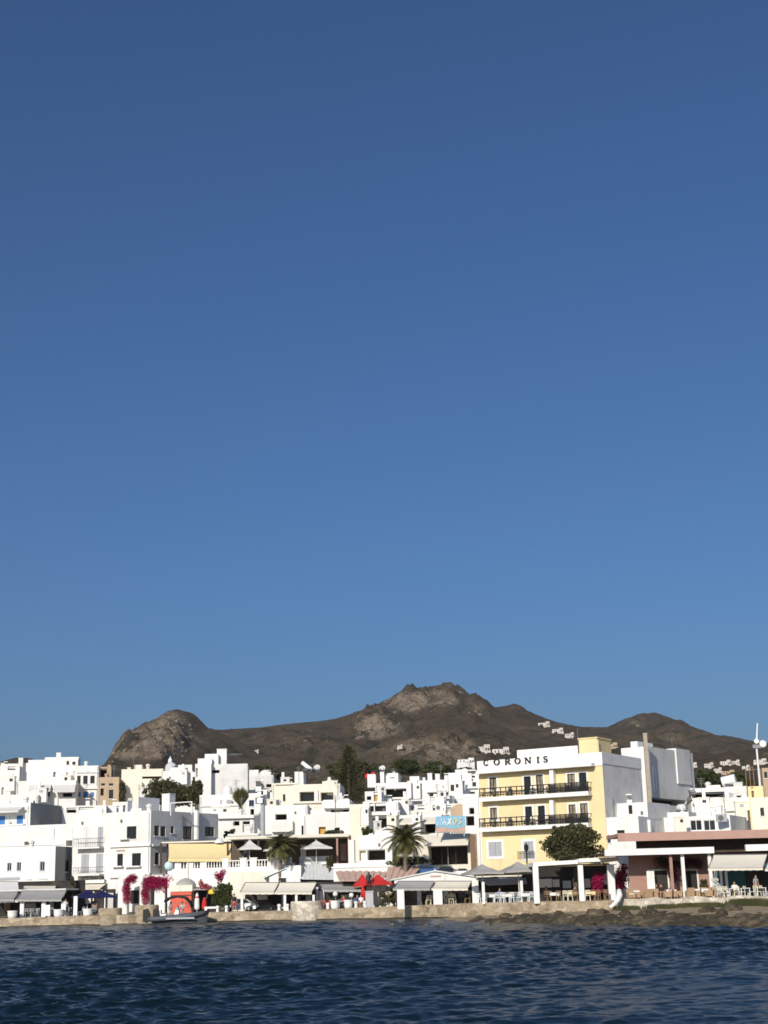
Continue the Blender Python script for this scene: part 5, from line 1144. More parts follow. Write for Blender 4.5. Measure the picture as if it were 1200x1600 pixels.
leaf_tree('dark green clipped hedge bush right of the statue plinth', 590,640,1388,1416, Q(612,4), DLF, 2600, 22, .1, 'hedge_bush', 'bush')
# ---- moored inflatable boat
Yb = lerp1(270,QL)-2.3; A = atZ(228,1445,0); sc_ = mpp(Yb)
t = thing('inflatable_boat','grey inflatable motor boat moored along the stone quay','boat',(atY(272,1440,Yb).x,Yb,0)); X = lambda px: atY(px,1440,Yb).x; Zz = lambda py,px=272: atY(px,py,Yb).z
x0, x1 = X(239), X(324); L_ = x1-x0; m = MB(); n = 14; secs = []
for i in range(n+1):
    f = i/n; w_ = 1.05*(1 if f < .6 else math.sqrt(max(.02,1-((f-.6)/.42)**2))); zt_ = .55+.45*f*f; kz = -.35+.5*max(0,f-.7)
    secs.append([(x0+L_*f,Yb-w_*.75,zt_-.15),(x0+L_*f,Yb-w_*.5,0),(x0+L_*f,Yb,kz),(x0+L_*f,Yb+w_*.5,0),(x0+L_*f,Yb+w_*.75,zt_-.15),(x0+L_*f,Yb,.2)])
for s0,s1 in zip(secs,secs[1:]):
    for k in range(6): q_=(k+1)%6; m.quad(s0[k],s1[k],s1[q_],s0[q_])
m.poly(secs[0]); m.poly(secs[-1][::-1]); part('hull', m, RUB, t)
for s_ in (-1,1):
    pts = []
    for i in range(13):
        f = i/12; w_ = 1.05*(1 if f < .6 else math.sqrt(max(0,1-((f-.6)/.40)**2))); pts.append((x0-.35+(L_+.35)*f, Yb+s_*w_*.82, .5+.5*f*f))
    part('tube', MB().tube(pts, [.20]+[.27]*9+[.26,.24,.2], 10), RUB, t, smooth=True)
for px in (229,243): 
    e = part('outboard_motor', MB().slab([(X(px)-.30,Yb-.3+(px-233)*.05,.25),(X(px)+.28,Yb-.3+(px-233)*.05,.25),(X(px)+.38,Yb-.3+(px-233)*.05,1.0),(X(px)+.15,Yb-.3+(px-233)*.05,1.5),(X(px)-.28,Yb-.3+(px-233)*.05,1.4)],(0,.5,0)), BLK, t)
    part('shaft', MB().box(X(px)-.1,X(px)+.12,Yb-.1+(px-233)*.05,Yb+.1+(px-233)*.05,-.5,.25), IRN, e)
part('seat', MB().box(X(251),X(260),Yb-.45,Yb+.45,.45,.95).box(X(250.5),X(252),Yb-.45,Yb+.45,.95,1.35), TRIM, t)
part('console', MB().slab([(X(272),Yb-.35,.3),(X(281),Yb-.35,.3),(X(280),Yb-.35,1.25),(X(275),Yb-.35,1.35),(X(273),Yb-.35,1.0)],(0,.7,0)), TRIM, t); part('windscreen', MB().slab([(X(275),Yb-.3,1.36),(X(280),Yb-.3,1.26),(X(277.5),Yb-.3,1.75)],(0,.6,0)), GLT, t)
part('side_stripe', MB().box(X(262),X(306),Yb-1.14,Yb-1.1,.44,.6), GSH, t)
m = MB(); bmx = []
for s_ in (-.8,.8):
    m.tube([(X(263),Yb+s_,.7),(X(263),Yb+s_,Zz(1412)),(X(291),Yb+s_,Zz(1411)),(X(300),Yb+s_,.8)], .03, 6)
part('canopy_frame', m, STL, t)
m = MB(); pr = [(X(258),Zz(1408)-.1),(X(264),Zz(1405)),(X(277),Zz(1404)+.1),(X(290),Zz(1405)),(X(297),Zz(1412)),(X(300),Zz(1419))]
for (xa,za),(xb,zb2) in zip(pr,pr[1:]): m.slab([(xa,Yb-.95,za),(xb,Yb-.95,zb2),(xb,Yb+.95,zb2),(xa,Yb+.95,za)],(0,0,.2))
part('canopy', m, CLD, t)
for px,lb,st in [(267,'person in a pale shirt standing in the grey boat by the seat',0),(285,'person in white standing forward in the grey boat',1)]: person(lb, px, Yb-.1, -.6+st, z=.3, shirt=CLG if st==0 else CLW, legs=CLG, arm=(1,1) if st else (0,1))
# ---- middle restaurant with gable
Yg = Q(680,3.0); t = thing('gabled_restaurant','open restaurant with low white gable and white posts on the quay','restaurant',(atY(680,1410,Yg).x,Yg,1.2))
a_, c_, b_ = atY(616,1374,Yg), atY(680,1361.5,Yg), atY(748,1371,Yg); Zl = atY(680,1379,Yg).z
part('gable', MB().slab([(a_.x,Yg,Zl),(b_.x,Yg,Zl),(b_.x,Yg,b_.z-.1),(c_.x,Yg,c_.z-.1),(a_.x,Yg,a_.z-.12)],(0,.2,0)), WH, t)
part('sign', MB().box(atY(672,1369,Yg).x,atY(689,1369,Yg).x,Yg-.05,Yg-.003,atY(680,1370.3,Yg).z,atY(680,1368,Yg).z), PNKL, t)
part('roof', MB().slab([(a_.x-.4,Yg-.05,a_.z-.13),(c_.x,Yg-.05,c_.z-.02),(c_.x,Yg+8,c_.z),(a_.x-.4,Yg+8,a_.z-.13)],(0,0,.14)).slab([(c_.x,Yg-.05,c_.z-.02),(b_.x+.2,Yg-.05,b_.z-.05),(b_.x+.2,Yg+8,b_.z-.05),(c_.x,Yg+8,c_.z)],(0,0,.14)), GRW, t)
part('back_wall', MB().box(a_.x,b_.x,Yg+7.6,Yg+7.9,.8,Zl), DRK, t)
part('side_wall', MB().box(a_.x+.1,a_.x+.3,Yg+1.5,Yg+7.5,.8,Zl), DRK, t)
part('counter', MB().box(atY(655,1400,Yg).x,atY(720,1400,Yg).x,Yg+5.5,Yg+6.1,.9,2.2), BRN, t)
for px,w,d in ((626,.33,-2.6),(684,.42,-2.6),(655,.2,1.0),(743,.3,-2.2),(697,.2,1.2)):
    p = atY(px,1400,Yg+d); part('post', MB().box(p.x-w,p.x+w,Yg+d-.2,Yg+d+.2,.9,Zl-.3 if d > 0 else atY(px,1390 if px < 700 else 1373,Yg+d).z), TRIM, t)
awning('grey awning on the left half of the low white gable', 614,672,1377,1388,Yg-2.7,Yg-.9,GCV,val=3,skew=(8,7),group='awnings of the gabled restaurant')
awning('beige awning on the right half of the low white gable', 674,731,1377,1388,Yg-2.7,Yg-.9,BCV,val=3,skew=(7,6),group='awnings of the gabled restaurant')
for i,px in enumerate((669,676,693,700,705,709)): chair('cream', f'{ORD[i]} cream chair from the left under the low white gable', px, Yg-1.0+.4*(i%2), math.pi+random.uniform(-.3,.3), 'cream chairs under the gable')
chair('wood','wooden chair seen in profile near the right post of the gabled restaurant',730,Yg-1.4,-1.4,'wooden chairs under the gable')
table('wood','wooden table left of the thick middle post under the gable',664,Yg-.2,'tables under the gable'); table('wood','wooden table right of the thick middle post under the gable',702,Yg+.3,'tables under the gable')
person('waiter in white shirt and dark trousers inside the gabled restaurant',701,Yg+1.8,.3,shirt=CLW,legs=CLD,bare_legs=False)
for px,lb in ((607,'white flowering pot plant hanging left of the grey awning'),):
    Y = Q(px,3); p = atY(px,1396,Y); t = thing('flower_basket', lb, 'flower basket', (p.x,Y,p.z)); m = MB(); leafquads(m,p,.34,.3,.2,120,.06,.3); part('blossom', m, TRIM, t); part('basket', MB().lathe((p.x,Y,p.z-.35),[(.1,0),(.28,.2),(.3,.3)],10), OAK, t); part('stand', MB().tube([(p.x,Y,gz(p.x,Y)),(p.x,Y,p.z-.3)],.04,6), IRN, t)
# parked cars behind the gabled roof
for px0,px1,Y,mt,lb in [(640,686,152,CARB,'blue car parked behind the low gabled roof'),(676,716,153.5,CARD,'dark car parked behind the low gabled roof'),(706,738,151.5,CARW,'white car parked between the gabled roof and the hotel')]:
    car(lb, px0, px1, Y, mt, 'cars parked on the raised street', z=atY((px0+px1)/2,1367,Y).z-.1)
dkY = 150; a_, b_ = atY(600,1365,dkY), atY(741,1365,dkY); zz = atY(690,1367,150).z-.12
single('street_retaining_wall', MB().box(a_.x,b_.x,dkY,155.5,.6,zz), WH2, 'low street terrace wall carrying the parked cars behind the gable', 'wall', (a_.x,dkY,.6))
# loggia restaurant tables under the banner
for i,px in enumerate((682,706,726)): table('white_linen', f'{ORD[i]} white clothed table from the left in the loggia under the banner', px, 155.2, 'clothed tables in the loggia'); o_ = bpy.data.objects[-1] if False else None
# the banner with the town name
Yn = 155; a_, b_ = atY(681,1288,Yn), atY(727,1286,Yn); z0, z1 = atY(704,1301,Yn).z, atY(704,1275,Yn).z
t = thing('town_banner','pale blue roadside banner with white town name above the loggia restaurant','banner',(a_.x,Yn,z0))
part('panel', MB().box(a_.x,b_.x,Yn,Yn+.1,z0,z1), SKY_, t)
m = MB(); n = 16
wv = lambda f: z0+(z1-z0)*(.30+.06*math.sin(f*7+.6))
m.slab([(a_.x+(b_.x-a_.x)*i/n,Yn-.03,wv(i/n)) for i in range(n+1)][::-1]+[(a_.x,Yn-.03,z0+.05),(b_.x,Yn-.03,z0+.05)],(0,.028,0)); part('wave_stripe', m, TIL, t)
m = MB(); m.slab([(a_.x+(b_.x-a_.x)*i/n,Yn-.05,wv(i/n)+.10) for i in range(n+1)][::-1]+[(a_.x+(b_.x-a_.x)*i/n,Yn-.05,wv(i/n)) for i in range(n+1)],(0,.018,0)); part('wave_line', m, CHB, t)
GLY = {'N':[[(0,0),(0,1),(.72,0),(.72,1)]],'A':[[(0,0),(.45,1),(.7,0)],[(.15,.35),(.6,.35)]],'X':[[(0,0),(.7,1)],[(.1,1),(.62,0)]],'O':[[(.35+.33*math.cos(a),.5+.48*math.sin(a)) for a in [i*math.pi/6 for i in range(13)]]],'S':[[(.62,.88),(.4,1),(.15,.85),(.2,.62),(.5,.45),(.62,.22),(.4,0),(.05,.12)]]}
wd = (b_.x-a_.x)
for i, chh in enumerate('NAXOS'):
    m = MB(); x_ = a_.x+wd*(.05+.175*i); s_ = wd*.175; hz = (z1-z0)*.38; zb_ = z0+(z1-z0)*.47
    for st in GLY[chh]:
        pts = [Vector((x_+(x+.18*z)*s_*.95, Yn-.04-.002*i, zb_+z*hz)) for x,z in st]; m.tube(pts, .07, 6)
    part('letter', m, TRIM if i < 3 else YCV, t)
part('post', MB().box(a_.x+.1,a_.x+.22,Yn+.1,Yn+.22,z0-.4,z1-.1), STL, t); part('post', MB().box(b_.x-.22,b_.x-.1,Yn+.1,Yn+.22,z0-.4,z1-.1), STL, t)
p = atY(697,1250,158); single('street_pole', MB().tube([(p.x,158,1.3),(p.x,158,atY(697,1245,158).z)],.06,6), STL, 'thin bare steel pole rising above the town banner', 'pole', (p.x,158,1.3))
# ---- grey hipped canopies and white chairs
Yp = Q(790,3.0); t = thing('quay_canopy_frame','white post frame with grey drop blind under the two grey hipped canopies','canopy frame',(atY(790,1410,Yp).x,Yp,1.25))
for px,yt in ((755.5,1378),(815.5,1376)): p = atY(px,1400,Yp-1.4); part('post', MB().box(p.x-.12,p.x+.12,Yp-1.5,Yp-1.28,1.2,atY(px,yt,Yp-1.4).z), TRIM, t)
a_, b_ = atY(744,1370,Yp+2.2), atY(832,1370,Yp+2.2); part('drop_blind', MB().slab([(a_.x+1,Yp+1.4,atY(790,1383,Yp+1.4).z),(b_.x-.6,Yp+1.4,atY(790,1382,Yp+1.4).z),(b_.x-.6,Yp+2.8,atY(790,1372,Yp+2.8).z),(a_.x,Yp+2.8,atY(790,1373,Yp+2.8).z)],(0,0,.05)), GCV, t)
part('beam', MB().box(a_.x,b_.x,Yp+2.85,Yp+3.0,atY(790,1370,Yp+2.9).z,atY(790,1367.5,Yp+2.9).z), BCV, t)
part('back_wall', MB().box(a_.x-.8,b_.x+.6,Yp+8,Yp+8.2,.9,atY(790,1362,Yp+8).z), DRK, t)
part('shade_roof', MB().box(a_.x,b_.x,Yp+2.9,Yp+8,atY(790,1366,Yp+2.9).z,atY(790,1365.4,Yp+2.9).z), BRN, t)
parasol('big grey hipped canopy left of its pair in front of the hotel', 753, 1350, 1364, 31, Yp+.3, GCV, 'grey hipped canopies')
parasol('big grey hipped canopy right of its pair in front of the hotel', 809, 1346, 1361, 31, Yp+.2, GCV, 'grey hipped canopies')
for i,px in enumerate((747,756,775,786,799,811,829)): chair('white', f'{ORD[i]} white chair with turquoise cushion from the left under the grey canopies', px, Q(px,1.0+.35*(i%2)), math.pi+random.uniform(-.4,.4), 'white chairs under the grey canopies')
for i,px in enumerate((763,769,792,806,820,826,836)): chair('grey', f'{ORD[i]} grey chair from the left in the back row under the grey canopies', px, Q(px,2.6), random.uniform(-.5,.5), 'grey chairs under the grey canopies')
for i,px in enumerate((766,792,820)): table('white_linen', f'{ORD[i]} white table from the left under the grey canopies', px, Q(px,1.9), 'white tables under the grey canopies')
# ---- white pergola
Ya = Q(900,1.6); t = thing('white_pergola','long white flat-roofed pergola with white posts in front of the hotel tree','pergola',(atY(900,1405,Ya).x,Ya,1.3))
a_, m_, b_ = atY(833,1350,Ya), atY(903,1346,Ya), atY(1003,1340,Ya-.3); th_ = 6*mpp(Ya)
part('roof', MB().slab([(a_.x,Ya,a_.z-th_*.6),(m_.x,Ya,m_.z-th_*.6),(m_.x,Ya+6,m_.z-th_*.6),(a_.x,Ya+6,a_.z-th_*.6)],(0,0,th_)).slab([(m_.x+.05,Ya-.2,m_.z-th_*.3),(b_.x-2,Ya-.2,m_.z-th_*.1),(b_.x-2,Ya+6,m_.z-th_*.1),(m_.x+.05,Ya+6,m_.z-th_*.3)],(0,0,th_)), TRIM, t)
part('underside', MB().box(a_.x+.1,b_.x-2.2,Ya+.2,Ya+5.9,a_.z-th_*.75,a_.z-th_*.62), OAK, t)
for px,w in ((838.5,.24),(909,.22),(956.5,.3)): p = atY(px,1400,Ya+.1); part('post', MB().box(p.x-w,p.x+w,Ya-.1,Ya+.3,1.2,a_.z-th_*.6-.003), TRIM, t)
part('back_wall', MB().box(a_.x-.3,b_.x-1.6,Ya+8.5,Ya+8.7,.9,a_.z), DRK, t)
for x0_,x1_,y0_,y1_ in ((842,862,1373,1387),(864,874,1374,1386),(914,922,1373,1387),(944,953,1365,1382)):
    p0,p1 = atY(x0_,y1_,Ya+8.3), atY(x1_,y0_,Ya+8.3); part('wall_panel', MB().box(p0.x,p1.x,Ya+8.35,Ya+8.49,p0.z,p1.z), CRM if x0_ != 944 else WH, t)
for i,(px,k) in enumerate([(852,'wood'),(858,'wood'),(873,'wood'),(884,'cream'),(891,'cream'),(898,'wood'),(918,'cream'),(926,'wood'),(933,'wood'),(948,'wood')]): chair(k, f'{ORD[i]} {"cream painted" if k=="cream" else "bare wooden"} chair from the left under the white pergola', px, Q(px,1.9+.5*(i%2)), math.pi*(i%3 != 1)+random.uniform(-.3,.3), 'chairs under the white pergola')
for i,(px,k) in enumerate([(866,'wood_linen'),(893,'wood_yellow'),(922,'wood_yellow'),(941,'wood')]): table(k, f'{ORD[i]} table from the left under the white pergola', px, Q(px,2.9), 'tables under the white pergola')
for px,lb in ((854,'person in a brown shirt seated under the white pergola'),(899,'person in dark clothes seated under the white pergola')): person(lb, px, Q(px,3.4), .2, sit=True, shirt=OAK if px==854 else CLD, legs=CLD, bare_legs=False)
bougain('dark magenta bougainvillea bush under the pergola between two posts', [[(935,1392),(934,1384),(931,1376),(936,1368)],[(934,1380),(940,1374),(943,1368)],[(933,1384),(928,1377)]], .42, Ya+2.2, green=.1)
bougain('tall magenta bougainvillea column right of the thick pergola post', [[(969,1388),(968,1376),(971,1364),(974,1352)],[(969,1380),(975,1370),(977,1358)],[(967,1384),(964,1374)]], .46, Ya+1.0, green=.14)
Y = Ya+.6; p = atY(981,1361,Y); g = gz(p.x,Y); t = thing('globe_lamp','white globe lamp on a pale post beside the tall bougainvillea column','lamp',(p.x,Y,g)); part('globe', MB().ball(p,.2,12,8), TRIM, t); part('post', MB().tube([(p.x,Y,g),(p.x,Y,p.z-.15)],.06,7), TRIM, t)
leaf_tree('large dense dark green tree in front of the yellow hotel', 847,944,1286,1350, 133.5, DLF, 15000, 64, .12, 'broad_tree', 'tree', taper=.35)
# ---- whitewashed curved steps
Y = Q(960,-.8); k = mpp(Y); m = MB(); pts = [(967,1391),(968,1399),(965,1407),(960,1413),(953,1418)]
m.tube([atY(x,y,Y-.25*i) for i,(x,y) in enumerate(pts)], [.22,.28,.24,.18,.12], 10)
single('curved_buttress', m, TRIM, 'white curved plaster buttress sweeping down the end of the quay wall', 'buttress', atY(960,1420,Y), smooth=True)
# ---- pink taverna
Yt = Q(1080,6.5); t = thing('pink_taverna','pink walled taverna with dusty pink roof beam and white roller awning box','taverna',(atY(1080,1400,Yt).x,Yt,1.3))
a_, b_ = atY(965,1302,Yt), atY(1290,1293,Yt); zt_, zb_ = a_.z, atY(966,1315,Yt).z
part('roof_beam', MB().box(a_.x,b_.x,Yt,Yt+.3,zb_,zt_).box(a_.x,b_.x,Yt+.31,Yt+7,zt_-.3,zt_-.02), PNKL, t)
part('upper_wall', MB().box(a_.x+2,b_.x,Yt+2.6,Yt+2.8,zb_-1.6,zt_-.35), BRN, t)
z1, z2 = atY(1000,1326,Yt-4).z, atY(1000,1337,Yt-4).z
part('awning_box', MB().box(atY(945,1330,Yt-4).x,atY(1116,1330,Yt-4).x,Yt-4,Yt-3.6,z2+.05,z1), TRIM, t)
part('awning_box', MB().box(atY(1166,1330,Yt-4).x,atY(1290,1330,Yt-4).x,Yt-4,Yt-3.6,z2+.15,z1+.1), TRIM, t)
part('porch_roof', MB().box(atY(945,1330,Yt-4).x,b_.x,Yt-3.58,Yt+2.5,z2+.1,z2+.3), BRN, t)
bw = Yt-.6
part('pink_wall', MB().box(atY(984,1370,bw).x,b_.x,bw,bw+.2,1.0,z2+.05), PNK, t)
for x0_,x1_,lb in ((1016,1042,'door'),(1072,1088,'door'),(1120,1160,'door')):
    p0,p1 = atY(x0_,1395,bw), atY(x1_,1360,bw); d_ = part('door', MB().box(p0.x-.12,p0.x,bw-.08,bw-.003,1.2,p1.z+.1).box(p1.x,p1.x+.12,bw-.08,bw-.003,1.2,p1.z+.1).box(p0.x,p1.x,bw-.08,bw-.003,p1.z,p1.z+.1), TRIM, t); part('door_panel', MB().box(p0.x,p1.x,bw-.05,bw-.003,1.2,p1.z), DRK, d_)
for px,w,mt in ((1070.5,.14,TRIM),(1052,.12,PNK),(1113,.14,TRIM)): p = atY(px,1400,Yt-3.4); part('post', MB().box(p.x-w,p.x+w,Yt-3.5,Yt-3.25,1.2,z2+.08), mt, t)
for px in (1014,1020): p = atY(px,1380,bw-1); part('shutter', MB().box(p.x-.16,p.x+.16,bw-1.1,bw-1.04,1.6,atY(px,1361,bw-1).z), TRIM, t)
awning('wide beige awning over the white chairs right of the pink taverna', 1106,1192,1336,1357,Q(1150,1.8),Q(1150,4.6),BCV,val=3,skew=(9,7),slope=1)
awning('beige awning cut by the right frame edge', 1195,1290,1336,1358,Q(1240,1.8),Q(1240,4.6),BCV,val=3,skew=(9,7),slope=1)
bougain('dark reddish creeper hanging under the pink taverna porch roof', [[(1030,1346),(1040,1350),(1048,1354),(1056,1366),(1055,1376)],[(1048,1352),(1060,1352),(1078,1348)],[(1078,1348),(1096,1350)]], .42, Yt-1.5, mk('dusky_red_leaves',(.09,.022,.03),.8,(.05,.02,.018),2,trans=.2), green=.3)
t = thing('teal_bar','dark teal bar front under the wide beige awning','shopfront',(atY(1160,1390,Q(1160,7)).x,Q(1160,7),1.4)); a_, b_ = atY(1118,1380,Q(1160,7)), atY(1290,1380,Q(1160,7))
part('bar_wall', MB().box(a_.x,b_.x,Q(1160,7),Q(1160,7.2),1.2,atY(1160,1350,Q(1160,7)).z), TEA, t); part('doorway', MB().box(atY(1165,1380,Q(1160,7)).x,b_.x-2,Q(1160,6.94),Q(1160,6.99),1.3,atY(1160,1362,Q(1160,7)).z), DRK, t)
for px in (1127,1135,1119): p = atY(px,1380,Q(1140,5)); part('post', MB().box(p.x-.1,p.x+.1,Q(1140,4.8),Q(1140,5),1.3,atY(px,1355,Q(1140,5)).z), TRIM, t)
wk = (986,996,1004,1012,1022,1032,1043,1053,1062,1078,1090,1098,1106,1114)
for i,px in enumerate(wk): chair('wicker', f'{ORD[i]} tan wicker armchair from the left outside the pink taverna', px, Q(px,1.3+.9*((i*7)%3)/1.0), random.choice((0,math.pi,1.57,-1.57))+random.uniform(-.3,.3), 'wicker armchairs outside the pink taverna')
for i,px in enumerate((991,1017,1048,1085,1103)): table('wood_linen', f'{ORD[i]} clothed table from the left outside the pink taverna', px, Q(px,2.3), 'clothed tables outside the pink taverna')
for i,px in enumerate((1127,1134,1141,1152,1160,1168,1176,1184,1194)): chair('cream', f'{ORD[i]} cream chair from the left under the wide beige awning', px, Q(px,1.0+.7*(i%3)), random.choice((0,math.pi,1.57,-1.57))+random.uniform(-.4,.4), 'cream chairs under the wide beige awning')
for i,px in enumerate((1146,1164,1189)): table('white', f'{ORD[i]} white table from the left under the wide beige awning', px, Q(px,1.9), 'white tables under the wide beige awning')
for px,Y,lb in ((1100,Q(1100,4.6),'round dark green bush against the pink taverna wall'),(998,Q(998,6),'low dark green bush at the left end of the pink wall')): leaf_tree(lb, px-9, px+9, 1376, 1392, Y, DLF, 800, 12, .09, 'potted_bush', 'bush')
m = MB(); p = atY(1117,1375,Q(1117,2)); leafquads(m, p, .3,.3,.25, 260, .06,.4); p2 = atY(1119,1385,Q(1117,2)); leafquads(m, p2, .4,.3,.35, 260, .06,.4); p3 = atY(1121,1392,Q(1117,2)); leafquads(m,p3,.45,.3,.35,260,.06,.4)
t = thing('white_oleander','white flowering shrub at the post left of the cream chairs','shrub',(p.x,p.y,1.3)); part('blossom', m, TRIM, t); part('stem', MB().tube([(p3.x,p.y,1.3),(p.x,p.y,p.z)],.04,5), BRK, t)
for px,lb,sh in ((1026,'person in dark clothes seated before the pink taverna doorway',CLD),(1034,'second person in dark clothes seated right of the first before the doorway',CLD)): person(lb, px, Q(px,3.2), .3 if px==1026 else -.4, sit=True, shirt=sh, legs=CLD, bare_legs=False)
# ================================================================== TREES IN TOWN
palm('tall palm with a full crown in front of the restaurant loggia', 633,1366,1313,38,151, 44, 11)
palm('short bushy palm on the terrace right of the yellow awning', 438,1352,1322,30,158.5, 40, 12)
random.seed(21)
def yucca(label, px, yb, yc, rpx, Y):
    c = atY(px,yc,Y); b_ = atY(px,yb,Y); t = thing('fan_palm', label, 'palm tree', (c.x,Y,gz(c.x,Y))); part('trunk', MB().tube([(c.x,Y,gz(c.x,Y)),(c.x,Y,b_.z)],.25,8), PTR, t); m = MB(); R = rpx*mpp(Y)*1.0; hgt = (b_.z*0+atY(px,1226,Y).z-b_.z)
    for i in range(460):
        th = random.uniform(0,6.28); f = random.random(); tip = Vector((c.x+R*f**.6*math.cos(th)*(1.05), Y+R*f**.6*math.sin(th), b_.z+hgt*(.6+.4*random.random())*(1-.25*f))); b0 = Vector((c.x,Y,b_.z+random.uniform(-.1,.5))); d = (tip-b0); s_ = d.cross(Vector((random.gauss(0,1),random.gauss(0,1),.2))).normalized()*.07
        md = b0+d*.6; m.quad(b0, md-s_, tip, md+s_)
    part('crown', m, PLF, t)
yucca('fan shaped green palm in front of the small domed house', 376,1262,1240,15,188)
leaf_tree('broad dark green tree mass behind the corner house roof', 226,300,1216,1262, 200, DLF, 7000, 40, .17, 'broad_tree', 'tree')
leaf_tree('dark green rounded tree touching the tall stepped house', 292,320,1218,1262, 198, DLF, 3000, 24, .16, 'broad_tree', 'tree')
leaf_tree('dark narrow tree in the gap between tan house and cream house', 184,197,1220,1262, 221, DLF, 1500, 18, .16, 'narrow_tree', 'tree')
leaf_tree('dark creeper bush on the grey wall right of the corner house', 349,368,1293,1312, 178, DLF, 900, 14, .12, 'wall_bush', 'bush')
leaf_tree('dark bush beside the grey metal shed roof', 506,522,1338,1362, 160, DLF, 900, 14, .1, 'small_tree', 'tree')
leaf_tree('dark green bush row under the palm left of the loggia', 606,676,1338,1354, 153.6, DLF, 2400, 26, .1, 'terrace_bush', 'bush')
leaf_tree('green bush on the lane below the ochre doors', 502,540,1298,1309, 176, GLF, 1200, 16, .1, 'lane_bush', 'bush')
leaf_tree('small green bush beside the right ochre door', 564,584,1292,1306, 175, GLF, 900, 14, .1, 'lane_bush', 'bush')
leaf_tree('dark bush at the left corner of the balcony house by the grey wall', 109,118,1368,1384, 162, DLF, 500, 10, .1, 'corner_bush', 'bush')
leaf_tree('small dark tree on the ridge line behind the solar tanks', 462,476,1193,1212, 260, DLF, 900, 14, .2, 'small_tree', 'tree')
# norfolk pine
Y = 232; random.seed(5); b_, c_ = atY(546,1262,Y), atY(543,1166,Y); t = thing('norfolk_pine','tall dark conical pine rising above the white houses','pine tree',(b_.x,Y,gz(b_.x,Y)))
H_ = c_.z-b_.z; part('trunk', MB().tube([(b_.x,Y,gz(b_.x,Y)),(b_.x,Y,b_.z+H_*.5),(c_.x,Y,c_.z)],[.35,.25,.04],8), BRK, t); m = MB()
for i in range(24):
    f = i/23; z = b_.z+H_*(.12+.86*f); R = (1-f)**.7*36*mpp(Y)*random.uniform(.75,1.1)+.3
    for k in range(9):
        th = 2*math.pi*k/9+i*.7+random.uniform(-.2,.2); L_ = R*random.uniform(.65,1.1)
        for j in range(int(12+L_*10)):
            g_ = random.random()**.7; q_ = Vector((b_.x+L_*g_*math.cos(th)+random.gauss(0,.16), Y+L_*g_*math.sin(th)+random.gauss(0,.16), z+.10*L_*g_*g_+random.gauss(0,.12))); s_ = .22*random.uniform(.6,1.3)
            a = Vector((math.cos(th),math.sin(th),.4)).normalized(); d = Vector((random.gauss(0,1),random.gauss(0,1),random.gauss(0,1))).normalized(); m.poly([q_-d*s_*.5,q_+d*s_*.5,q_+a*s_*1.3])
part('crown', m, DLF, t)
# ================================================================== MASTS, TANKS, SIGNS
Y = 178; p = atY(410.5,1310,Y); zt_ = atY(410.5,1243,Y).z; g = gz(p.x,Y); t = thing('floodlight_mast','thick grey mast with white floodlights behind the terrace','mast',(p.x,Y,g)); part('pole', MB().tube([(p.x,Y,g),(p.x,Y,zt_)],[.34,.26],10), GSH, t)
for x,y in ((406,1251),(407,1240),(413,1238),(404,1233)): q_ = atY(x,y,Y-.3); part('floodlight', MB().box(q_.x-.35,q_.x+.35,Y-.6,Y-.3,q_.z-.3,q_.z+.3), TRIM, t)
q_ = atY(409,1232,Y); part('crossbar', MB().box(q_.x-.9,q_.x+.9,Y-.28,Y-.18,q_.z-.1,q_.z).tube([(p.x,Y,zt_),(p.x,Y,q_.z+.3)],.08,6), IRN, t)
def tank(label, px, py, Y, r=.32, L=1.5, tilt=.5, group=None, rz=.5):
    c = atY(px,py,Y); d = Vector((math.cos(rz),-math.sin(rz),tilt*.6)).normalized(); t = thing('solar_water_heater', label, 'water heater', (c.x,Y,c.z-1.2), 0, group)
    part('tank', MB().tube([c-d*L/2, c+d*L/2], r, 14), TRIM, t, smooth=False); part('panel', MB().slab([c+Vector((-.6,-.3,-.35)),c+Vector((.6,-.3,-.35)),c+Vector((.6,-1.2,-.8)),c+Vector((-.6,-1.2,-.8))],(0,.06,.06)), GLS, t)
    part('stand', MB().tube([c-d*.5,c-d*.5-Vector((0,0,1.4))],.03,5).tube([c+d*.5,c+d*.5-Vector((0,0,1.5))],.03,5), STL, t)
tank('tilted white solar water heater tank on the cream loggia house, left one', 479,1197,208, .3, 1.7, -1.3, 'water heaters on the cream house', .3)
tank('round white solar water heater tank on the cream loggia house, right one', 495,1199,208, .36, .8, 0, 'water heaters on the cream house', 1.2)
tank('white solar water heater above the broad lane house with one wide loggia', 597,1200,211, .34, .8, 0, None, 1.2)
tank('white water tank on the stepped block right of the tall blank block', 1139,1220,163, .6, 1.5, .3, None, .4)
tank('small white heater on the roof under the grey flue of the tall blank block', 1064,1262,150, .35, .6, 0, None, 1.2)
c = atY(368,1182,232); single('satellite_dish', MB().lathe(c,[(.15,0),(.7,.1),(1.2,.3),(1.17,.32),(.7,.15),(.15,.06)],18,1,.8), TRIM, 'large white dish lying tilted on the slope right of the stepped house', 'dish', c)
p, q_ = atY(1071,1262,157), atY(1079,1238,157); single('roof_flue', MB().tube([p,(p+q_)/2+Vector((.2,0,0)),q_,q_+Vector((.5,0,.1))],[.35,.35,.35,.3],10), STL, 'bent grey metal flue against the tall blank white block', 'flue', p)
Y = 175; p = atY(1185,1200,Y); t = thing('antenna_mast','tall white antenna mast with two round dishes at the right','mast',(p.x,Y,3)); part('pole', MB().tube([(p.x,Y,3),(p.x,Y,atY(1184,1165,Y).z),(atY(1183.5,1130,Y).x,Y,atY(1183.5,1130,Y).z)],[.13,.11,.08],8), TRIM, t)
for x,y,r_ in ((1192,1162,.42),(1182,1158,.3)): q_ = atY(x,y,Y-.4); part('dish', MB().tube([q_,q_+Vector((0,.3,0))],[r_,r_*.8],14), TRIM, t)
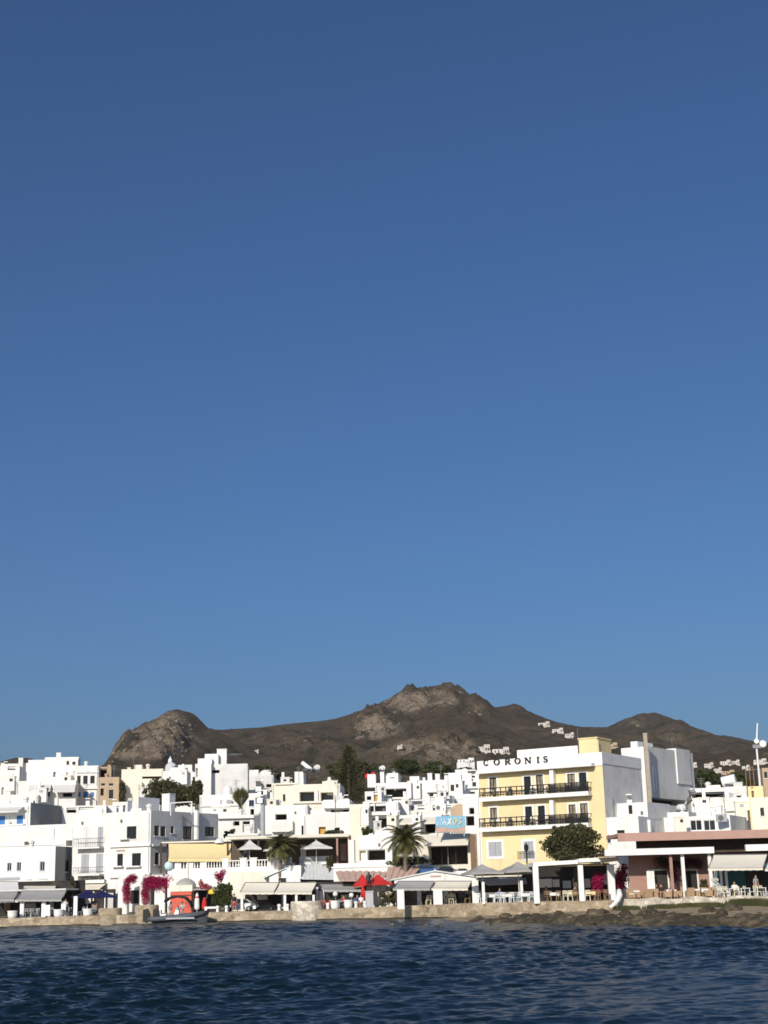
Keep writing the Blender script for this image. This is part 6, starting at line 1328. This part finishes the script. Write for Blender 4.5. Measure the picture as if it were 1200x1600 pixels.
part('bracket', MB().box(p.x-.5,p.x+.6,Y-.25,Y-.12,atY(1185,1167,Y).z-.15,atY(1185,1165,Y).z+.1), STL, t)
for px,yt,lb in ((1168,1197,'thin rusty pole leftmost of three on the roof by the antenna mast'),(1174,1194,'thin rusty pole middle of three on the roof by the antenna mast'),(1180,1198,'thin rusty pole nearest to the antenna mast')):
    p = atY(px,1240,158); single('roof_pole', MB().tube([(p.x,158,p.z-2),(p.x,158,atY(px,yt,158).z)],.05,6).box(p.x-.4,p.x+.4,157.95,158.05,atY(px,yt+5,158).z,atY(px,yt+4,158).z), OAK, lb, 'pole', (p.x,158,p.z-2), 'poles by the antenna mast')
p = atY(823,1340,Q(823,8)); Y = Q(823,8); t = thing('street_lamp','thin black street lamp in front of the hotel ground floor','street lamp',(p.x,Y,1.3)); part('post', MB().tube([(p.x,Y,1.3),(p.x,Y,atY(823,1330,Y).z)],.07,7), BLK, t); part('lantern', MB().lathe((p.x,Y,atY(823,1330,Y).z),[(.08,0),(.2,.15),(.22,.5),(.1,.62),(.03,.8)],8), BLK, t)
for px,yt,yb,Y,lb in [(428,1206,1222,209,'thin roof aerial left of the solar tanks'),(1048,0,0,0,'')][:1]:
    p = atY(px,yt,Y); single('roof_aerial', MB().tube([(p.x,Y,p.z-3),p],.04,5).box(p.x-.6,p.x+.6,Y-.02,Y+.02,p.z-.3,p.z-.25), IRN, lb, 'aerial', (p.x,Y,p.z-3))
for i,(px,py,Y,lb,mt) in enumerate([(573,1212,210,'red cloth hanging on the roof terrace left of the wide loggia house',RCV),(583,1210,210,'second red cloth nearer the roof heater of the wide loggia house',RCV)]):
    p = atY(px,py,Y); single('hanging_cloth', MB().slab([p+Vector((-.28,0,-.35)),p+Vector((.28,.1,-.3)),p+Vector((.25,.05,.35)),p+Vector((-.25,0,.3))],(0,.05,0)), mt, lb, 'cloth', p)
for i,(px,py,Y,lb) in enumerate([(646,1262,187,'white air conditioner box left of its pair on the white terrace'),(686,1262,187.5,'white air conditioner box right of its pair on the white terrace'),(1128,1278,141,'grey air conditioner box on the terrace right of the teal glass')]):
    p = atY(px,py,Y); t = thing('air_conditioner', lb, 'air conditioner', (p.x,Y,p.z-.35)); part('casing', MB().box(p.x-.5,p.x+.5,Y,Y+.35,p.z-.35,p.z+.35), TRIM if px < 1000 else GSH, t); part('fan_grille', MB().tube([(p.x-.12,Y-.03,p.z),(p.x-.12,Y+.01,p.z)],.27,14), IRN, t)
# ================================================================== HOUSES ON THE HILL
HHW = mk('faded_hill_plaster', (.60,.54,.49), .9, (.45,.40,.36), .12, True, .2, 3, rnd=.1)
HS = MB()
def hill_house(label, px0, px1, yt, yb, mat=HHW, name='hill_house'):
    p = hill_at((px0+px1)/2, yb)
    if p is None: return
    Y = p.y; k = mpp(Y); w = (px1-px0)*k; h = (yb-yt)*k; t = thing(name, label, 'house', p, rad(-6), 'white houses on the hillside')
    part('wall', MB().box(-w/2,w*.15,0,w*.6,-h*.6,h*.75), mat, t, False); part('side_wing', MB().box(w*.152,w/2,w*.08,w*.5,-h*.6,h), mat, t, False); part('terrace', MB().box(-w*.55,w*.55,-w*.2,-.01,-h*.8,h*.25), mat, t, False)
    for _ in range(16):
        bx_, by_ = p.x+random.uniform(-.9,.9)*w, p.y+random.uniform(-.5,.5)*w; bz_ = hill_z(bx_,by_); r_ = h*random.uniform(.12,.3); HS.ball((bx_,by_,bz_), (r_*1.5,r_*1.3,r_), 7, 5, .3)
    m = MB()
    for f in (-.35,-.15,.25,.38): m.box(w*f,w*(f+.07),-.06+(w*.08 if f>.15 else 0),.1,h*.32,h*.6)
    part('window', m, GLS, t, False)
for a in [('pinkish white hill villa left of its pair above the hotel sign',738,766,1163,1177),('pinkish white hill villa right of its pair above the hotel sign',769,796,1167,1180),('white hill house highest on the slope above the hotel roof',841,859,1127,1136),('white hill house second below the highest one',863,880,1137,1145),('white hill house lowest of the chain above the hotel roof',883,897,1144,1153),
          ('pale hill house behind the hotel stair tower',945,965,1160,1170,TAN),('small pale hill house left of the hotel sign behind the round-cornered house',715,741,1184,1194,WH2),('tiny white hut on the slope left of the boulder field',621,629,1163,1170),
          ('white hill house just right of the tall blank block',1077,1089,1191,1199),('white hill house second from the tall blank block',1101,1115,1191,1200),('white hill house below and between two others at the right',1116,1128,1199,1207),('white hill house left of its touching pair at the right',1126,1142,1187,1197),('white hill house right of its touching pair at the right',1143,1156,1187,1195),('white hill house by the antenna mast',1178,1198,1185,1193),('pale hill house under the antenna dishes',1160,1172,1195,1203,WH2),
          ('low tan hill house below the white ones at the right',1128,1148,1203,1211,TAN),('tiny white hut on the dark slope above the cream loggia house',397,404,1171,1176),('tiny white building beneath the boulder field',665,672,1196,1201)]: hill_house(*a)
struct('hillside_garden_scrub', HS, SCR, 'stuff')
# ---- more bits of town vegetation behind the houses
for i,(x0,x1,y0,y1,Y,lb) in enumerate([(505,590,1186,1216,300,'dark green tree clump behind the conical pine'),(610,660,1186,1212,330,'olive green tree clump below the boulder field'),(660,705,1190,1214,330,'olive green tree clump behind the white houses left of the hotel'),(1082,1120,1204,1232,230,'olive green tree clump right of the tall blank block'),(1120,1175,1208,1234,240,'olive green tree clump behind the roof water tank'),(385,440,1196,1222,280,'dark olive tree clump behind the crumbling house')]):
    leaf_tree(lb, x0,x1,y0,y1,Y, DLF if i in (0,5) else GLF, 3600, 36, .24, 'tree_clump', 'trees')
PRO.clear()

for i,px in enumerate((372,402,455,480,508)):
    p = atY(px,1345,161.2); t = copy_tree(TBL) if i else mk_table(CHW, CLW); TBL = t if not i else TBL; t.location = (p.x,161.2+.4*(i%2),TR.zt-.44); t.name = 'cafe_table'; t['label'] = f'{ORD[i]} white clothed table from the left on the upper white terrace'; t['group'] = 'tables on the upper terrace'

# ---- small roof rooms that fill the stacked town
rr_ = random.Random(4)
for px,py,w,h,Y in [(596,1229,14,9,206),(617,1214,16,8,214),(633,1249,12,10,186),(651,1226,12,9,208),(662,1222,16,8,214),(690,1236,14,10,194),(716,1222,14,12,196),(724,1250,12,9,184),(571,1262,10,12,181),(612,1276,16,10,177),(590,1284,12,10,176),(650,1276,14,9,176),(530,1246,14,9,191),(446,1216,14,7,209),(520,1221,16,8,207),(408,1222,12,9,214),(425,1250,14,9,193),(352,1262,16,9,186),(388,1290,12,10,178),(338,1262,14,8,189),(64,1232,20,9,221),(16,1214,16,10,231),(104,1212,16,10,234),(60,1206,22,8,237),(226,1232,16,10,221),(286,1204,14,9,220),(1098,1248,18,9,158),(1118,1262,16,9,147),(1156,1254,18,10,153),(1060,1278,14,10,141)]:
    p = atY(px,py+h,Y); k = mpp(Y); ww, hh, dd = w*k, h*k, w*k*.7; t = thing('roof_hut','small white roof hut with one window among the stacked town houses','hut',(p.x,Y-.6,p.z-1.2), rad(-rr_.uniform(0,25) if px > 600 else rr_.uniform(0,18)), 'small roof huts of the town')
    part('wall', MB().box(-ww/2,ww/2,0,dd,0,hh+1.2).box(-ww/2-.06,ww/2+.06,-.06,dd+.06,hh+1.2,hh+1.32), rr_.choice((WH,WH2,WH,CRM)), t, False)
    x = rr_.uniform(-.3,.1)*ww; part('window', MB().box(x,x+.32*ww,-.03,.02,1.2+hh*.25,1.2+hh*.72), rr_.choice((GLS,BRN,GSH)), t, False)
    x = rr_.uniform(-.4,.3)*ww; part('chimney', MB().box(x,x+.35,dd*.3,dd*.3+.35,hh+1.32,hh+1.32+rr_.uniform(.3,.9)), WH, t, False)

# ---- pale fittings, mostly added to lighten the dark open cafe fronts
def fittings(name, Y, items):
    r_ = next(o for o in bpy.data.objects if o.name == name and o.get('category'))
    for x0,x1,y0,y1,kind,mt in items:
        a_, b_ = atY(x0,y1,Y), atY(x1,y0,Y); part(kind, MB().box(a_.x,b_.x,Y,Y+.12,max(a_.z,gz(a_.x,Y)),b_.z), mt, r_)
fittings('cafe_pavilion', Yc+4.7, [(402,418,1398,1406,'pale_panel',CRM),(440,448,1397,1420,'column',GRW),(457,470,1400,1420,'counter',OAK),(478,486,1396,1420,'column',GRW)])
fittings('bar_front', Q(540,8.7), [(499,506,1392,1420,'column',GRW),(533,547,1398,1408,'pale_panel',CRM),(552,574,1402,1420,'counter',GRW)])
fittings('gabled_restaurant', Yg+7.2, [(640,652,1393,1404,'pale_panel',CRM),(690,700,1391,1412,'column',GRW),(712,724,1393,1403,'pale_panel',CRM)])
fittings('harbour_taverna', 162.6, [(6,16,1410,1424,'counter',OAK),(40,56,1411,1420,'pale_panel',GRW),(76,84,1409,1430,'column',GRW)])
fittings('dark_tavern_front', 163.7, [(116,124,1396,1420,'column',GRW),(133,142,1402,1412,'pale_panel',CRM),(168,177,1395,1420,'column',GRW)])
fittings('dining_veranda', 168.6, [(379,389,1322,1345,'curtain',GSH),(424,436,1318,1345,'curtain',GRW),(470,478,1320,1345,'column',CRM),(532,541,1318,1345,'curtain',PNK)])
fittings('white_pergola', Ya+8.2, [(880,892,1376,1388,'pale_panel',GRW),(896,903,1372,1392,'column',GRW)])
person('person in grey clothes standing among the cream chairs under the wide beige awning', 1183, Q(1183,3.0), .5, shirt=CLG, legs=CLD, bare_legs=False)
person('person in a red shirt seated at the white table between the planters', 537, Q(537,3.6), .2, sit=True, shirt=CLR, legs=CLD)
person('person in a white shirt seated in front of the teal doorway', 1149, Q(1149,2.8), -.3, sit=True, shirt=CLW, legs=CLD)
person('person in a blue shirt seated under the grey canopies', 781, Q(781,2.7), .3, sit=True, shirt=CLB, legs=CLG)
